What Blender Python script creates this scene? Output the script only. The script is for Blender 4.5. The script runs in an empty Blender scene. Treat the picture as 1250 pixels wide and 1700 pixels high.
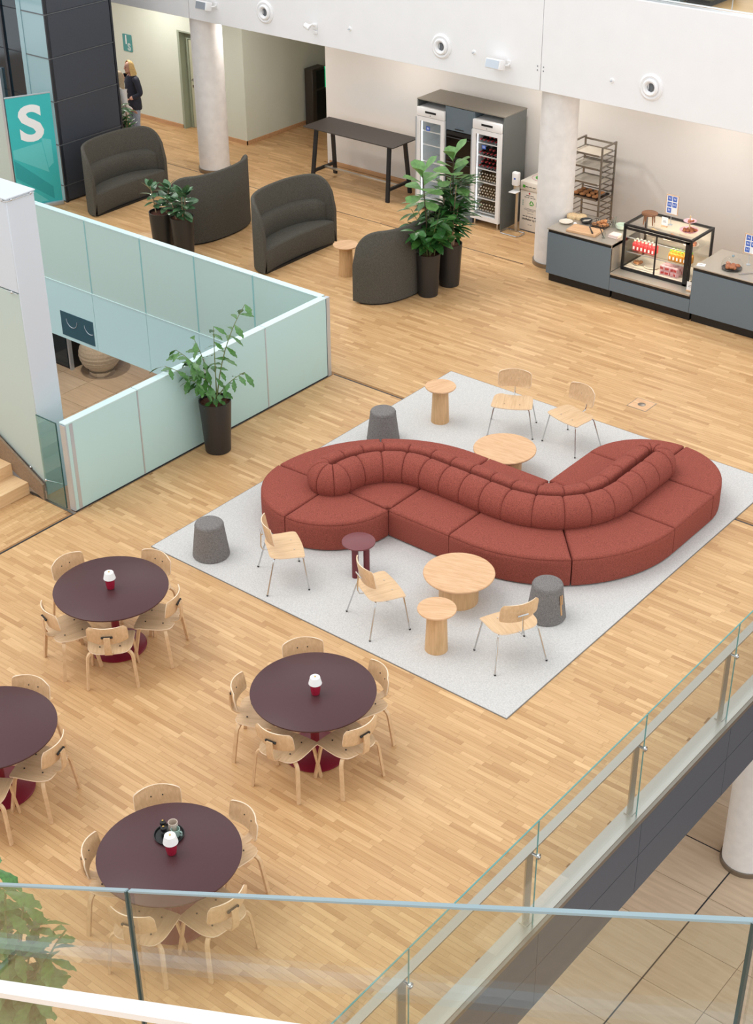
import bpy, bmesh, math, random
from mathutils import Vector, Matrix, noise

random.seed(7)
sc = bpy.context.scene
COL = sc.collection
PI = math.pi
V = Vector

# ------------------------------------------------------------------ camera
CAM_Z = 9.4
F_PX = 2478.35
yaw, pitch, roll = -0.68650415, 0.55144589, -0.00925055
fw = V((math.sin(yaw) * math.cos(pitch), math.cos(yaw) * math.cos(pitch), -math.sin(pitch)))
rt = V((math.cos(yaw), -math.sin(yaw), 0))
up = rt.cross(fw)
rt2 = math.cos(roll) * rt + math.sin(roll) * up
up2 = -math.sin(roll) * rt + math.cos(roll) * up
cam_d = bpy.data.cameras.new('camera')
cam = bpy.data.objects.new('camera', cam_d)
COL.objects.link(cam)
cam_d.sensor_fit = 'HORIZONTAL'
cam_d.sensor_width = 36.0
cam_d.lens = 36.0 * F_PX / 1250.0
cam_d.clip_start = 0.05
cam_d.clip_end = 200
M3 = Matrix((rt2, up2, -fw)).transposed()
cam.matrix_world = Matrix.Translation((0, 0, CAM_Z)) @ M3.to_4x4()
sc.camera = cam


def proj(p):
    """pixel of a world point in the 1250x1700 frame (used only to skip floor pieces nobody can see)"""
    v = V(p) - V((0, 0, CAM_Z))
    w = v.dot(fw)
    if w < 0.1:
        return (-9999, -9999, w)
    return (625 + F_PX * v.dot(rt2) / w, 850 - F_PX * v.dot(up2) / w, w)


# ------------------------------------------------------------------ world, sun, exposure
world = bpy.data.worlds.new('sky')
sc.world = world
world.use_nodes = True
bg = world.node_tree.nodes['Background']
bg.inputs[0].default_value = (0.965, 0.985, 1.0, 1)
bg.inputs[1].default_value = 1.1
sd = bpy.data.lights.new('skylight_sun', 'SUN')
sd.energy = 0.75
sd.angle = math.radians(32)
sd.color = (1.0, 0.985, 0.96)
sun = bpy.data.objects.new('skylight_sun', sd)
COL.objects.link(sun)
sun.rotation_euler = V((0.42, 0.22, -0.88)).to_track_quat('-Z', 'Y').to_euler()
sc.view_settings.view_transform = 'Standard'
sc.view_settings.look = 'None'
sc.view_settings.exposure = 0.27
sc.view_settings.gamma = 1.0
sc.view_settings.use_curve_mapping = False


# ------------------------------------------------------------------ materials
def lin(c):
    c = c / 255.0
    return c / 12.92 if c <= 0.04045 else ((c + 0.055) / 1.055) ** 2.4


def rgb(r, g, b):
    return (lin(r), lin(g), lin(b), 1.0)


def base_mat(name):
    m = bpy.data.materials.new(name)
    m.use_nodes = True
    nt = m.node_tree
    return m, nt, nt.nodes['Principled BSDF']


def mat(name, c, rough=0.5, metal=0.0, spec=0.5, var=0.0, vscale=20, bump=0.0, bscale=200, emit=None, est=0.0, coat=0.0):
    m, nt, b = base_mat(name)
    b.inputs['Base Color'].default_value = c
    b.inputs['Roughness'].default_value = rough
    b.inputs['Metallic'].default_value = metal
    b.inputs['Specular IOR Level'].default_value = spec
    b.inputs['Coat Weight'].default_value = coat
    if emit:
        b.inputs['Emission Color'].default_value = emit
        b.inputs['Emission Strength'].default_value = est
    tc = None
    if var or bump:
        tc = nt.nodes.new('ShaderNodeTexCoord')
    if var:
        n = nt.nodes.new('ShaderNodeTexNoise')
        n.inputs['Scale'].default_value = vscale
        n.inputs['Detail'].default_value = 3
        nt.links.new(tc.outputs['Object'], n.inputs['Vector'])
        r = nt.nodes.new('ShaderNodeMix')
        r.data_type = 'RGBA'
        r.inputs[6].default_value = tuple(max(0, x * (1 - var)) for x in c[:3]) + (1,)
        r.inputs[7].default_value = tuple(min(1, x * (1 + var)) for x in c[:3]) + (1,)
        mr = nt.nodes.new('ShaderNodeMapRange')
        mr.inputs[1].default_value = 0.3
        mr.inputs[2].default_value = 0.7
        nt.links.new(n.outputs[0], mr.inputs[0])
        nt.links.new(mr.outputs[0], r.inputs[0])
        nt.links.new(r.outputs[2], b.inputs['Base Color'])
    if bump:
        n2 = nt.nodes.new('ShaderNodeTexNoise')
        n2.inputs['Scale'].default_value = bscale
        n2.inputs['Detail'].default_value = 2
        nt.links.new(tc.outputs['Object'], n2.inputs['Vector'])
        bp = nt.nodes.new('ShaderNodeBump')
        bp.inputs['Strength'].default_value = bump
        bp.inputs['Distance'].default_value = 0.004
        nt.links.new(n2.outputs[0], bp.inputs['Height'])
        nt.links.new(bp.outputs[0], b.inputs['Normal'])
    return m


def wood(name, c1, c2, stretch=(1.2, 14, 14), scale=2.2, rough=0.45, rnd=False, c3=None, spec=0.4):
    """oak: streaked noise along local X; rnd adds a tint per piece"""
    m, nt, b = base_mat(name)
    L = nt.links.new
    tc = nt.nodes.new('ShaderNodeTexCoord')
    mp = nt.nodes.new('ShaderNodeMapping')
    mp.inputs['Scale'].default_value = stretch
    L(tc.outputs['Object'], mp.inputs['Vector'])
    n = nt.nodes.new('ShaderNodeTexNoise')
    n.noise_dimensions = '4D'
    n.inputs['Scale'].default_value = scale
    n.inputs['Detail'].default_value = 4
    n.inputs['Distortion'].default_value = 0.6
    L(mp.outputs[0], n.inputs['Vector'])
    cr = nt.nodes.new('ShaderNodeValToRGB')
    cr.color_ramp.elements[0].position = 0.3
    cr.color_ramp.elements[0].color = c1
    cr.color_ramp.elements[1].position = 0.7
    cr.color_ramp.elements[1].color = c2
    L(n.outputs[0], cr.inputs[0])
    out = cr.outputs[0]
    if rnd:
        oi = nt.nodes.new('ShaderNodeObjectInfo')
        ge = nt.nodes.new('ShaderNodeNewGeometry')
        ad = nt.nodes.new('ShaderNodeMath')
        ad.operation = 'ADD'
        L(oi.outputs['Random'], ad.inputs[0])
        L(ge.outputs['Random Per Island'], ad.inputs[1])
        fr = nt.nodes.new('ShaderNodeMath')
        fr.operation = 'FRACT'
        L(ad.outputs[0], fr.inputs[0])
        mu = nt.nodes.new('ShaderNodeMath')
        mu.operation = 'MULTIPLY'
        mu.inputs[1].default_value = 37.0
        L(fr.outputs[0], mu.inputs[0])
        L(mu.outputs[0], n.inputs['W'])
        tr = nt.nodes.new('ShaderNodeValToRGB')
        els = tr.color_ramp.elements
        els[0].position = 0.0
        els[0].color = c3[0]
        els[1].position = 1.0
        els[1].color = c3[-1]
        for k in range(1, len(c3) - 1):
            e = els.new(k / (len(c3) - 1))
            e.color = c3[k]
        L(fr.outputs[0], tr.inputs[0])
        mx = nt.nodes.new('ShaderNodeMix')
        mx.data_type = 'RGBA'
        mx.blend_type = 'MULTIPLY'
        mx.inputs[0].default_value = 1.0
        L(out, mx.inputs[6])
        L(tr.outputs[0], mx.inputs[7])
        out = mx.outputs[2]
    L(out, b.inputs['Base Color'])
    b.inputs['Roughness'].default_value = rough
    b.inputs['Specular IOR Level'].default_value = spec
    return m


def glass(name, tint, refl=1.0, rough=0.0):
    """clear pane: tinted straight-through transmission plus a Fresnel reflection"""
    m = bpy.data.materials.new(name)
    m.use_nodes = True
    nt = m.node_tree
    nt.nodes.clear()
    o = nt.nodes.new('ShaderNodeOutputMaterial')
    t = nt.nodes.new('ShaderNodeBsdfTransparent')
    t.inputs[0].default_value = tint
    g = nt.nodes.new('ShaderNodeBsdfGlossy')
    g.inputs['Roughness'].default_value = rough
    fz = nt.nodes.new('ShaderNodeFresnel')
    ge = nt.nodes.new('ShaderNodeNewGeometry')
    ri = nt.nodes.new('ShaderNodeMapRange')     # same reflectance on both sides of the sheet
    ri.inputs[3].default_value = 1.5
    ri.inputs[4].default_value = 1 / 1.5
    nt.links.new(ge.outputs['Backfacing'], ri.inputs[0])
    nt.links.new(ri.outputs[0], fz.inputs[0])
    mu = nt.nodes.new('ShaderNodeMath')
    mu.operation = 'MULTIPLY'
    mu.inputs[1].default_value = refl
    nt.links.new(fz.outputs[0], mu.inputs[0])
    mx = nt.nodes.new('ShaderNodeMixShader')
    nt.links.new(mu.outputs[0], mx.inputs[0])
    nt.links.new(t.outputs[0], mx.inputs[1])
    nt.links.new(g.outputs[0], mx.inputs[2])
    nt.links.new(mx.outputs[0], o.inputs[0])
    return m


def frosted(name, c, trans=0.45, gloss=0.08):
    m = bpy.data.materials.new(name)
    m.use_nodes = True
    nt = m.node_tree
    nt.nodes.clear()
    o = nt.nodes.new('ShaderNodeOutputMaterial')
    d = nt.nodes.new('ShaderNodeBsdfDiffuse')
    d.inputs[0].default_value = c
    t = nt.nodes.new('ShaderNodeBsdfTranslucent')
    t.inputs[0].default_value = c
    g = nt.nodes.new('ShaderNodeBsdfGlossy')
    g.inputs['Roughness'].default_value = 0.35
    m1 = nt.nodes.new('ShaderNodeMixShader')
    m1.inputs[0].default_value = trans
    m2 = nt.nodes.new('ShaderNodeMixShader')
    m2.inputs[0].default_value = gloss
    nt.links.new(d.outputs[0], m1.inputs[1])
    nt.links.new(t.outputs[0], m1.inputs[2])
    nt.links.new(m1.outputs[0], m2.inputs[1])
    nt.links.new(g.outputs[0], m2.inputs[2])
    nt.links.new(m2.outputs[0], o.inputs[0])
    return m


MT = {}
MT['plank'] = wood('oak_floor', rgb(214, 175, 128), rgb(230, 194, 148), stretch=(1.0, 16, 16), scale=2.4, rough=0.42, rnd=True,
                   c3=[rgb(226, 216, 202), rgb(236, 229, 219), rgb(222, 210, 194), rgb(250, 247, 241), rgb(231, 222, 210), rgb(212, 197, 180), rgb(240, 233, 224), rgb(228, 218, 205)])
MT['plank_base'] = mat('floor_joint', rgb(150, 112, 72), 0.8)
MT['oak'] = wood('oak_furniture', rgb(202, 158, 116), rgb(226, 184, 144), stretch=(1.5, 12, 12), scale=3.0, rough=0.5)
MT['oakz'] = wood('oak_upright', rgb(198, 158, 112), rgb(220, 180, 134), stretch=(12, 12, 1.2), scale=3.0, rough=0.5)
MT['ply'] = wood('oak_plywood', rgb(204, 168, 128), rgb(222, 188, 148), stretch=(1.2, 16, 6), scale=3.0, rough=0.45)
MT['ply_edge'] = mat('plywood_edge', rgb(232, 208, 180), 0.6)
MT['skirting'] = wood('oak_skirting', rgb(196, 150, 108), rgb(214, 170, 128), rough=0.5)
MT['stair_oak'] = wood('oak_stair', rgb(216, 178, 132), rgb(234, 200, 156), stretch=(14, 1.2, 14), scale=2.4, rough=0.5)
MT['white'] = mat('white_paint', rgb(240, 240, 241), 0.6, var=0.012, vscale=3)
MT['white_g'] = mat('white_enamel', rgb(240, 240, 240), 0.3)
MT['wall'] = mat('wall_warm_white', rgb(234, 229, 223), 0.8, var=0.015, vscale=1.5)
MT['sage'] = mat('wall_sage', rgb(220, 226, 212), 0.8, var=0.012, vscale=2)
MT['sage_door'] = mat('door_sage', rgb(200, 202, 176), 0.55)
MT['sage_frame'] = mat('door_frame_sage', rgb(160, 170, 150), 0.5)
MT['concrete'] = mat('column_concrete', rgb(232, 229, 226), 0.75, var=0.05, vscale=7, bump=0.15, bscale=60)
MT['slate'] = mat('slate_cladding', rgb(66, 71, 80), 0.45, var=0.1, vscale=90, spec=0.4)
MT['slate_f'] = mat('slate_fascia', rgb(70, 76, 86), 0.4, var=0.06, vscale=60, spec=0.5)
MT['dark_trim'] = mat('dark_trim', rgb(38, 42, 50), 0.4)
MT['black'] = mat('black', rgb(22, 22, 23), 0.45)
MT['black_m'] = mat('black_powder_coat', rgb(34, 36, 40), 0.45)
MT['steel'] = mat('brushed_steel', rgb(196, 192, 184), 0.3, metal=1.0)
MT['steel_d'] = mat('rack_steel', rgb(150, 142, 132), 0.35, metal=0.9)
MT['chrome'] = mat('chrome', rgb(205, 205, 205), 0.12, metal=1.0)
MT['rug'] = mat('rug_wool', rgb(202, 200, 197), 0.95, var=0.13, vscale=75, bump=0.6, bscale=200, spec=0.1)
MT['rug_edge'] = mat('rug_binding', rgb(130, 126, 122), 0.95)
MT['terracotta'] = mat('terracotta_wool', rgb(146, 77, 66), 0.92, var=0.3, vscale=95, bump=0.5, bscale=300, spec=0.15)
MT['olive'] = mat('dark_olive_felt', rgb(88, 85, 78), 0.95, var=0.25, vscale=80, bump=0.5, bscale=260, spec=0.12)
MT['grey_felt'] = mat('grey_felt', rgb(124, 120, 118), 0.95, var=0.3, vscale=90, bump=0.5, bscale=240, spec=0.12)
MT['leather'] = mat('tan_leather', rgb(196, 152, 106), 0.55)
MT['burgundy'] = mat('burgundy_linoleum', rgb(76, 45, 48), 0.40, spec=0.35, var=0.03, vscale=60)
MT['red_base'] = mat('crimson_powder_coat', rgb(124, 18, 42), 0.4)
MT['maroon'] = mat('maroon_lacquer', rgb(108, 36, 44), 0.28)
MT['maroon_top'] = mat('maroon_linoleum', rgb(118, 62, 66), 0.4)
MT['lamp_red'] = mat('lamp_ribbed_red', rgb(152, 26, 52), 0.25)
MT['lamp_white'] = mat('lamp_shade_white', rgb(242, 240, 238), 0.5)
MT['brass'] = mat('brass', rgb(200, 165, 90), 0.3, metal=1.0)
MT['pot'] = mat('planter_charcoal', rgb(44, 42, 41), 0.42, var=0.08, vscale=120)
MT['soil'] = mat('clay_pebbles', rgb(98, 58, 42), 0.9, var=0.4, vscale=60, bump=1.0, bscale=60)
MT['leaf'] = mat('leaf_green', rgb(70, 116, 52), 0.32, var=0.3, vscale=9)
MT['leaf_fig'] = mat('leaf_fig', rgb(96, 138, 74), 0.38, var=0.28, vscale=6)
MT['leaf_rub'] = mat('leaf_rubber', rgb(74, 108, 74), 0.2, var=0.35, vscale=7)
MT['leaf_dark'] = mat('leaf_dark', rgb(52, 98, 46), 0.3, var=0.35, vscale=10)
MT['stem'] = mat('plant_stem', rgb(176, 150, 118), 0.7)
MT['stem_g'] = mat('plant_stem_green', rgb(112, 124, 72), 0.6)
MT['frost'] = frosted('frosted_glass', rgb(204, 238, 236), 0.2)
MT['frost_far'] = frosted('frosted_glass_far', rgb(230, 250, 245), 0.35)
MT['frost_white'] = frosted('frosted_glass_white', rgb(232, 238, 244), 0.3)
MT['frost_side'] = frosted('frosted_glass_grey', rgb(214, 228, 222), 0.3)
MT['fascia_glass'] = mat('enamelled_glass', rgb(202, 234, 236), 0.25, spec=0.4)
MT['cap_glass'] = mat('glass_cap', rgb(208, 232, 232), 0.25)
MT['glass_edge'] = mat('glass_edge', rgb(92, 150, 146), 0.15)
MT['glass_edge_l'] = mat('glass_edge_light', rgb(138, 160, 168), 0.35)
MT['glass'] = glass('clear_glass', (0.955, 0.975, 0.965, 1))
MT['glass_fg'] = glass('clear_glass_stair', (0.93, 0.945, 0.915, 1), refl=1.0)
MT['glass_teal'] = glass('clear_glass_green', (0.74, 0.88, 0.85, 1))
MT['glass_clear'] = glass('case_glass', (0.98, 0.985, 0.98, 1), refl=0.8)
MT['alu'] = mat('aluminium', rgb(198, 206, 214), 0.35, metal=0.6)
MT['stone'] = wood('limestone_tile', rgb(204, 184, 160), rgb(222, 204, 180), stretch=(0.9, 11, 4), scale=1.6, rough=0.4, rnd=True,
                   c3=[rgb(245, 240, 236), rgb(255, 255, 255), rgb(236, 230, 224), rgb(250, 246, 240)])
MT['stone_stair'] = mat('stone_stringer', rgb(140, 118, 96), 0.6, var=0.15, vscale=40)
MT['teal_glass'] = mat('teal_cladding_glass', rgb(150, 182, 190), 0.15, spec=0.6)
MT['dark_glass'] = mat('dark_facade_glass', rgb(26, 44, 54), 0.08, spec=0.7)
MT['banner'] = mat('banner_teal', rgb(58, 188, 190), 0.55, var=0.03, vscale=2)
MT['banner_l'] = mat('banner_teal_light', rgb(100, 204, 205), 0.55)
MT['banner_d'] = mat('banner_teal_dark', rgb(42, 164, 170), 0.55)
MT['sign'] = mat('sign_teal', rgb(78, 152, 150), 0.5)
MT['cab'] = mat('cabinet_blue_grey', rgb(104, 118, 128), 0.5, var=0.05, vscale=160)
MT['cab_top'] = mat('cabinet_top_taupe', rgb(128, 122, 112), 0.5)
MT['cab_side'] = mat('cabinet_side_grey', rgb(98, 102, 100), 0.5, var=0.06, vscale=150)
MT['counter_top'] = mat('counter_steel', rgb(190, 182, 170), 0.35, metal=0.55)
MT['oven'] = mat('oven_glass', rgb(18, 15, 13), 0.12)
MT['fridge_in'] = mat('fridge_liner', rgb(226, 234, 238), 0.5)
MT['led'] = mat('fridge_led', rgb(240, 245, 255), 0.5, emit=(0.85, 0.92, 1, 1), est=3.0)
MT['case_led'] = mat('case_led', rgb(255, 240, 215), 0.5, emit=(1, 0.86, 0.66, 1), est=9.0)
MT['bottle'] = mat('wine_bottle', rgb(24, 22, 20), 0.15)
MT['cap_red'] = mat('bottle_cap_red', rgb(178, 52, 58), 0.4)
MT['bottle_b'] = mat('beer_bottle_brown', rgb(84, 66, 48), 0.25)
MT['cap_w'] = mat('bottle_cap_cream', rgb(222, 210, 190), 0.4)
MT['blue'] = mat('label_blue', rgb(64, 104, 196), 0.5)
MT['paper'] = mat('paper', rgb(244, 244, 244), 0.7)
MT['green'] = mat('lid_green', rgb(70, 168, 44), 0.5)
MT['ink'] = mat('ink', rgb(48, 44, 44), 0.6)
MT['ink_l'] = mat('ink_light', rgb(150, 140, 138), 0.6)
MT['red'] = mat('print_red', rgb(196, 50, 56), 0.5)
MT['cream'] = mat('bin_cream', rgb(236, 228, 216), 0.5)
MT['bread'] = mat('bread_crust', rgb(192, 132, 84), 0.7, var=0.35, vscale=40)
MT['bread_l'] = mat('bread_pale', rgb(226, 196, 152), 0.7, var=0.2, vscale=40)
MT['pastry'] = mat('pastry_brown', rgb(176, 106, 66), 0.6, var=0.35, vscale=60)
MT['plate'] = mat('plate_cream', rgb(232, 222, 206), 0.3)
MT['plate_d'] = mat('plate_black', rgb(40, 40, 42), 0.3)
MT['berry'] = mat('bottle_berry', rgb(214, 66, 74), 0.25)
MT['orange'] = mat('bottle_orange', rgb(222, 150, 50), 0.25)
MT['lime'] = mat('cap_lime', rgb(140, 205, 70), 0.4)
MT['pink'] = mat('plate_pink', rgb(226, 178, 186), 0.4, var=0.2, vscale=50)
MT['walnut'] = wood('walnut', rgb(110, 74, 50), rgb(146, 100, 70), rough=0.5)
MT['napkin'] = mat('napkin_pink', rgb(238, 216, 206), 0.8)
MT['pale_green'] = mat('bowl_pale_green', rgb(206, 220, 204), 0.4)
MT['mint'] = mat('mug_mint', rgb(150, 178, 168), 0.4)
MT['mug'] = mat('mug_sand', rgb(206, 190, 176), 0.5)
MT['clay'] = mat('stoneware_ribbed', rgb(176, 162, 142), 0.8, var=0.12, vscale=30)
MT['skin'] = mat('skin', rgb(222, 172, 150), 0.5)
MT['hair'] = mat('blonde_hair', rgb(216, 182, 120), 0.6, var=0.2, vscale=60)
MT['hair_ash'] = mat('ash_blonde_hair', rgb(190, 168, 136), 0.6, var=0.2, vscale=60)
MT['navy'] = mat('navy_blouse', rgb(40, 44, 60), 0.7, var=0.2, vscale=30)
MT['jeans'] = mat('light_jeans', rgb(160, 172, 192), 0.8, var=0.1, vscale=40)
MT['white_top'] = mat('white_blouse', rgb(238, 234, 230), 0.8)
MT['dark_trousers'] = mat('dark_trousers', rgb(44, 44, 50), 0.8)
MT['eye'] = mat('eye_dark', rgb(50, 36, 32), 0.4)
MT['lip'] = mat('lip', rgb(178, 96, 92), 0.5)
MT['grey_rib'] = mat('ribbed_grey_blue', rgb(128, 146, 152), 0.7)
MT['olive_box'] = mat('olive_upholstery', rgb(98, 92, 70), 0.8, var=0.1, vscale=60)
MT['green_glow'] = mat('gate_indicator', rgb(40, 190, 110), 0.4, emit=(0.05, 0.7, 0.3, 1), est=0.8)
MT['vent_dark'] = mat('vent_core', rgb(96, 100, 104), 0.4)
MT['down'] = mat('downlight_lens', rgb(255, 246, 230), 0.5, emit=(1, 0.93, 0.82, 1), est=3.0)


# ------------------------------------------------------------------ mesh builder
class B:
    def __init__(s):
        s.bm = bmesh.new()

    def face(s, vs, mi=0):
        try:
            f = s.bm.faces.new(vs)
            f.material_index = mi
            return f
        except ValueError:
            return None

    def box(s, x0, y0, z0, x1, y1, z1, mi=0, M=None, bev=0.0, seg=1):
        c = [V((x, y, z)) for z in (z0, z1) for y in (y0, y1) for x in (x0, x1)]
        if M is not None:
            c = [M @ p for p in c]
        v = [s.bm.verts.new(p) for p in c]
        fs = [s.face([v[i] for i in q], mi) for q in ((0, 2, 3, 1), (4, 5, 7, 6), (0, 1, 5, 4), (1, 3, 7, 5), (3, 2, 6, 7), (2, 0, 4, 6))]
        if bev:
            es = list({e for f in fs for e in f.edges})
            bmesh.ops.bevel(s.bm, geom=es, offset=bev, segments=seg, profile=0.5, affect='EDGES', material=mi)
        return s

    def prism(s, poly, z0, z1, mi=0, mi_side=None):
        n = len(poly)
        a = [s.bm.verts.new((p[0], p[1], z0)) for p in poly]
        b = [s.bm.verts.new((p[0], p[1], z1)) for p in poly]
        s.face(list(reversed(a)), mi)
        s.face(b, mi)
        for i in range(n):
            s.face([a[i], a[(i + 1) % n], b[(i + 1) % n], b[i]], mi if mi_side is None else mi_side)
        return s

    def rings(s, rs, cap0=True, cap1=True, mi=0, closed=True):
        vs = [[s.bm.verts.new(p) for p in r] for r in rs]
        n = len(vs[0])
        for i in range(len(vs) - 1):
            for j in range(n if closed else n - 1):
                s.face([vs[i][j], vs[i][(j + 1) % n], vs[i + 1][(j + 1) % n], vs[i + 1][j]], mi)
        if cap0 and closed:
            s.face(list(reversed(vs[0])), mi)
        if cap1 and closed:
            s.face(vs[-1], mi)
        return vs

    def lathe(s, prof, n=24, c=(0, 0, 0), mi=0, M=None, cap0=True, cap1=True):
        rs = []
        for r, z in prof:
            ring = []
            for k in range(n):
                a = 2 * PI * k / n
                p = V((c[0] + r * math.cos(a), c[1] + r * math.sin(a), c[2] + z))
                ring.append(M @ p if M is not None else p)
            rs.append(ring)
        s.rings(rs, cap0, cap1, mi)
        return s

    def cyl(s, p0, p1, r0, r1=None, n=12, mi=0):
        return s.tube([p0, p1], [r0, r0 if r1 is None else r1], n, mi)

    def tube(s, pts, r, n=8, mi=0, closed=False):
        pts = [V(p) for p in pts]
        m = len(pts)
        rr = r if isinstance(r, (list, tuple)) else [r] * m
        rs = []
        prev = None
        for i, p in enumerate(pts):
            if closed:
                t = (pts[(i + 1) % m] - pts[i - 1]).normalized()
            else:
                t = (pts[min(i + 1, m - 1)] - pts[max(i - 1, 0)]).normalized()
            if prev is None:
                a = V((0, 0, 1)) if abs(t.z) < 0.9 else V((1, 0, 0))
                u = t.cross(a).normalized()
            else:
                u = (prev - t * prev.dot(t)).normalized()
            prev = u
            w = t.cross(u)
            rs.append([p + rr[i] * (u * math.cos(2 * PI * k / n) + w * math.sin(2 * PI * k / n)) for k in range(n)])
        if closed:
            rs.append(rs[0])
        s.rings(rs, not closed, not closed, mi)
        return s

    def bar(s, pts, side, w, t, mi=0):
        """rectangular section swept along pts; side = width direction"""
        pts = [V(p) for p in pts]
        m = len(pts)
        rs = []
        ws = w if isinstance(w, (list, tuple)) else [w] * m
        for i, p in enumerate(pts):
            tg = (pts[min(i + 1, m - 1)] - pts[max(i - 1, 0)]).normalized()
            sd = V(side)
            sd = (sd - tg * sd.dot(tg)).normalized()
            nn = tg.cross(sd)
            a, b = sd * ws[i] / 2, nn * t / 2
            rs.append([p - a - b, p + a - b, p + a + b, p - a + b])
        s.rings(rs, True, True, mi)
        return s

    def ball(s, c, rx, ry=None, rz=None, nu=12, nv=8, mi=0, M=None):
        ry = rx if ry is None else ry
        rz = rx if rz is None else rz
        top = V((c[0], c[1], c[2] + rz))
        bot = V((c[0], c[1], c[2] - rz))
        rs = []
        for i in range(1, nv):
            a = -PI / 2 + PI * i / nv
            rs.append([V((c[0] + rx * math.cos(a) * math.cos(2 * PI * k / nu), c[1] + ry * math.cos(a) * math.sin(2 * PI * k / nu), c[2] + rz * math.sin(a))) for k in range(nu)])
        if M is not None:
            rs = [[M @ p for p in r] for r in rs]
            top, bot = M @ top, M @ bot
        vs = s.rings(rs, False, False, mi)
        t, b = s.bm.verts.new(top), s.bm.verts.new(bot)
        for k in range(nu):
            s.face([vs[0][(k + 1) % nu], vs[0][k], b], mi)
            s.face([vs[-1][k], vs[-1][(k + 1) % nu], t], mi)
        return s

    def grid(s, rows, mi=0):
        vs = [[s.bm.verts.new(p) for p in r] for r in rows]
        for i in range(len(vs) - 1):
            for j in range(len(vs[0]) - 1):
                s.face([vs[i][j], vs[i][j + 1], vs[i + 1][j + 1], vs[i + 1][j]], mi)
        return vs

    def shell(s, rows, t, mi=0, mi_edge=0):
        """closed sheet: rows of points (upper side) thickened by t along the inverse normal"""
        m, n = len(rows), len(rows[0])
        rows = [[V(p) for p in r] for r in rows]
        low = []
        for i in range(m):
            lr = []
            for j in range(n):
                du = rows[min(i + 1, m - 1)][j] - rows[max(i - 1, 0)][j]
                dv = rows[i][min(j + 1, n - 1)] - rows[i][max(j - 1, 0)]
                nn = du.cross(dv)
                nn = nn.normalized() if nn.length > 1e-9 else V((0, 0, 1))
                lr.append(rows[i][j] - nn * t)
            low.append(lr)
        a = [[s.bm.verts.new(p) for p in r] for r in rows]
        b = [[s.bm.verts.new(p) for p in r] for r in low]
        for i in range(m - 1):
            for j in range(n - 1):
                s.face([a[i][j], a[i + 1][j], a[i + 1][j + 1], a[i][j + 1]], mi)
                s.face([b[i][j], b[i][j + 1], b[i + 1][j + 1], b[i + 1][j]], mi)
        for i in range(m - 1):
            s.face([a[i][0], b[i][0], b[i + 1][0], a[i + 1][0]], mi_edge)
            s.face([a[i][n - 1], a[i + 1][n - 1], b[i + 1][n - 1], b[i][n - 1]], mi_edge)
        for j in range(n - 1):
            s.face([a[0][j], a[0][j + 1], b[0][j + 1], b[0][j]], mi_edge)
            s.face([a[m - 1][j], b[m - 1][j], b[m - 1][j + 1], a[m - 1][j + 1]], mi_edge)
        return s

    def done(s, name, mats, parent=None, smooth=40, loc=None, rz=0.0, fix=True):
        if fix:
            bmesh.ops.recalc_face_normals(s.bm, faces=s.bm.faces)
        me = bpy.data.meshes.new(name)
        s.bm.to_mesh(me)
        s.bm.free()
        if not isinstance(mats, (list, tuple)):
            mats = [mats]
        for m in mats:
            me.materials.append(MT[m] if isinstance(m, str) else m)
        if smooth:
            me.polygons.foreach_set('use_smooth', [True] * len(me.polygons))
            me.set_sharp_from_angle(angle=math.radians(smooth))
        return mk(name, me, parent, loc, rz)


def mk(name, me, parent=None, loc=None, rz=0.0):
    o = bpy.data.objects.new(name, me)
    COL.objects.link(o)
    if parent is not None:
        o.parent = parent
    if loc is not None:
        o.location = loc
    if rz:
        o.rotation_euler = (0, 0, rz)
    return o


def tag(o, label, cat, group=None):
    o['label'] = label
    o['category'] = cat
    if group:
        o['group'] = group
    return o


def thing(name, label, cat, loc=(0, 0, 0), rz=0.0, group=None):
    o = bpy.data.objects.new(name, None)
    COL.objects.link(o)
    o.empty_display_size = 0.1
    o.location = loc
    o.rotation_euler = (0, 0, rz)
    return tag(o, label, cat, group)


def struct(o, label=None):
    o['kind'] = 'structure'
    if label:
        o['label'] = label
    return o


def dup(root, loc, rz=0.0, label=None, group=None):
    def cp(o, par):
        c = o.copy()
        COL.objects.link(c)
        if par is not None:
            c.parent = par
        for ch in KIDS.get(o.name, []):
            cp(ch, c)
        return c
    KIDS.clear()
    for o in bpy.data.objects:
        if o.parent is not None:
            KIDS.setdefault(o.parent.name, []).append(o)
    r = cp(root, None)
    r.location = loc
    r.rotation_euler = (0, 0, rz)
    if label:
        r['label'] = label
    if group:
        r['group'] = group
    return r


KIDS = {}


def quick_box(name, x0, y0, z0, x1, y1, z1, m, parent=None, bev=0.0, seg=1, smooth=40):
    return B().box(x0, y0, z0, x1, y1, z1, bev=bev, seg=seg).done(name, m, parent, smooth)


def text(name, body, size, m, parent, M, extrude=0.001, offset=0.0, align='CENTER'):
    cu = bpy.data.curves.new(name, 'FONT')
    cu.body = body
    cu.size = size
    cu.extrude = extrude
    cu.offset = offset
    cu.align_x = align
    cu.align_y = 'CENTER'
    cu.resolution_u = 4
    t = bpy.data.objects.new(name + '_tmp', cu)
    COL.objects.link(t)
    dg = bpy.context.evaluated_depsgraph_get()
    me = bpy.data.meshes.new_from_object(t.evaluated_get(dg))
    bpy.data.objects.remove(t)
    bpy.data.curves.remove(cu)
    me.transform(M)
    me.materials.clear()
    me.materials.append(MT[m])
    me.name = name
    return mk(name, me, parent)


def frame(o, x, y):
    """matrix with origin o, local x along x, local y along y"""
    x, y = V(x).normalized(), V(y).normalized()
    z = x.cross(y)
    return Matrix.Translation(V(o)) @ Matrix((x, y, z)).transposed().to_4x4()

# ================================================================== STRUCTURE
Z_LOW = -4.35
Z_UP = 4.40

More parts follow.
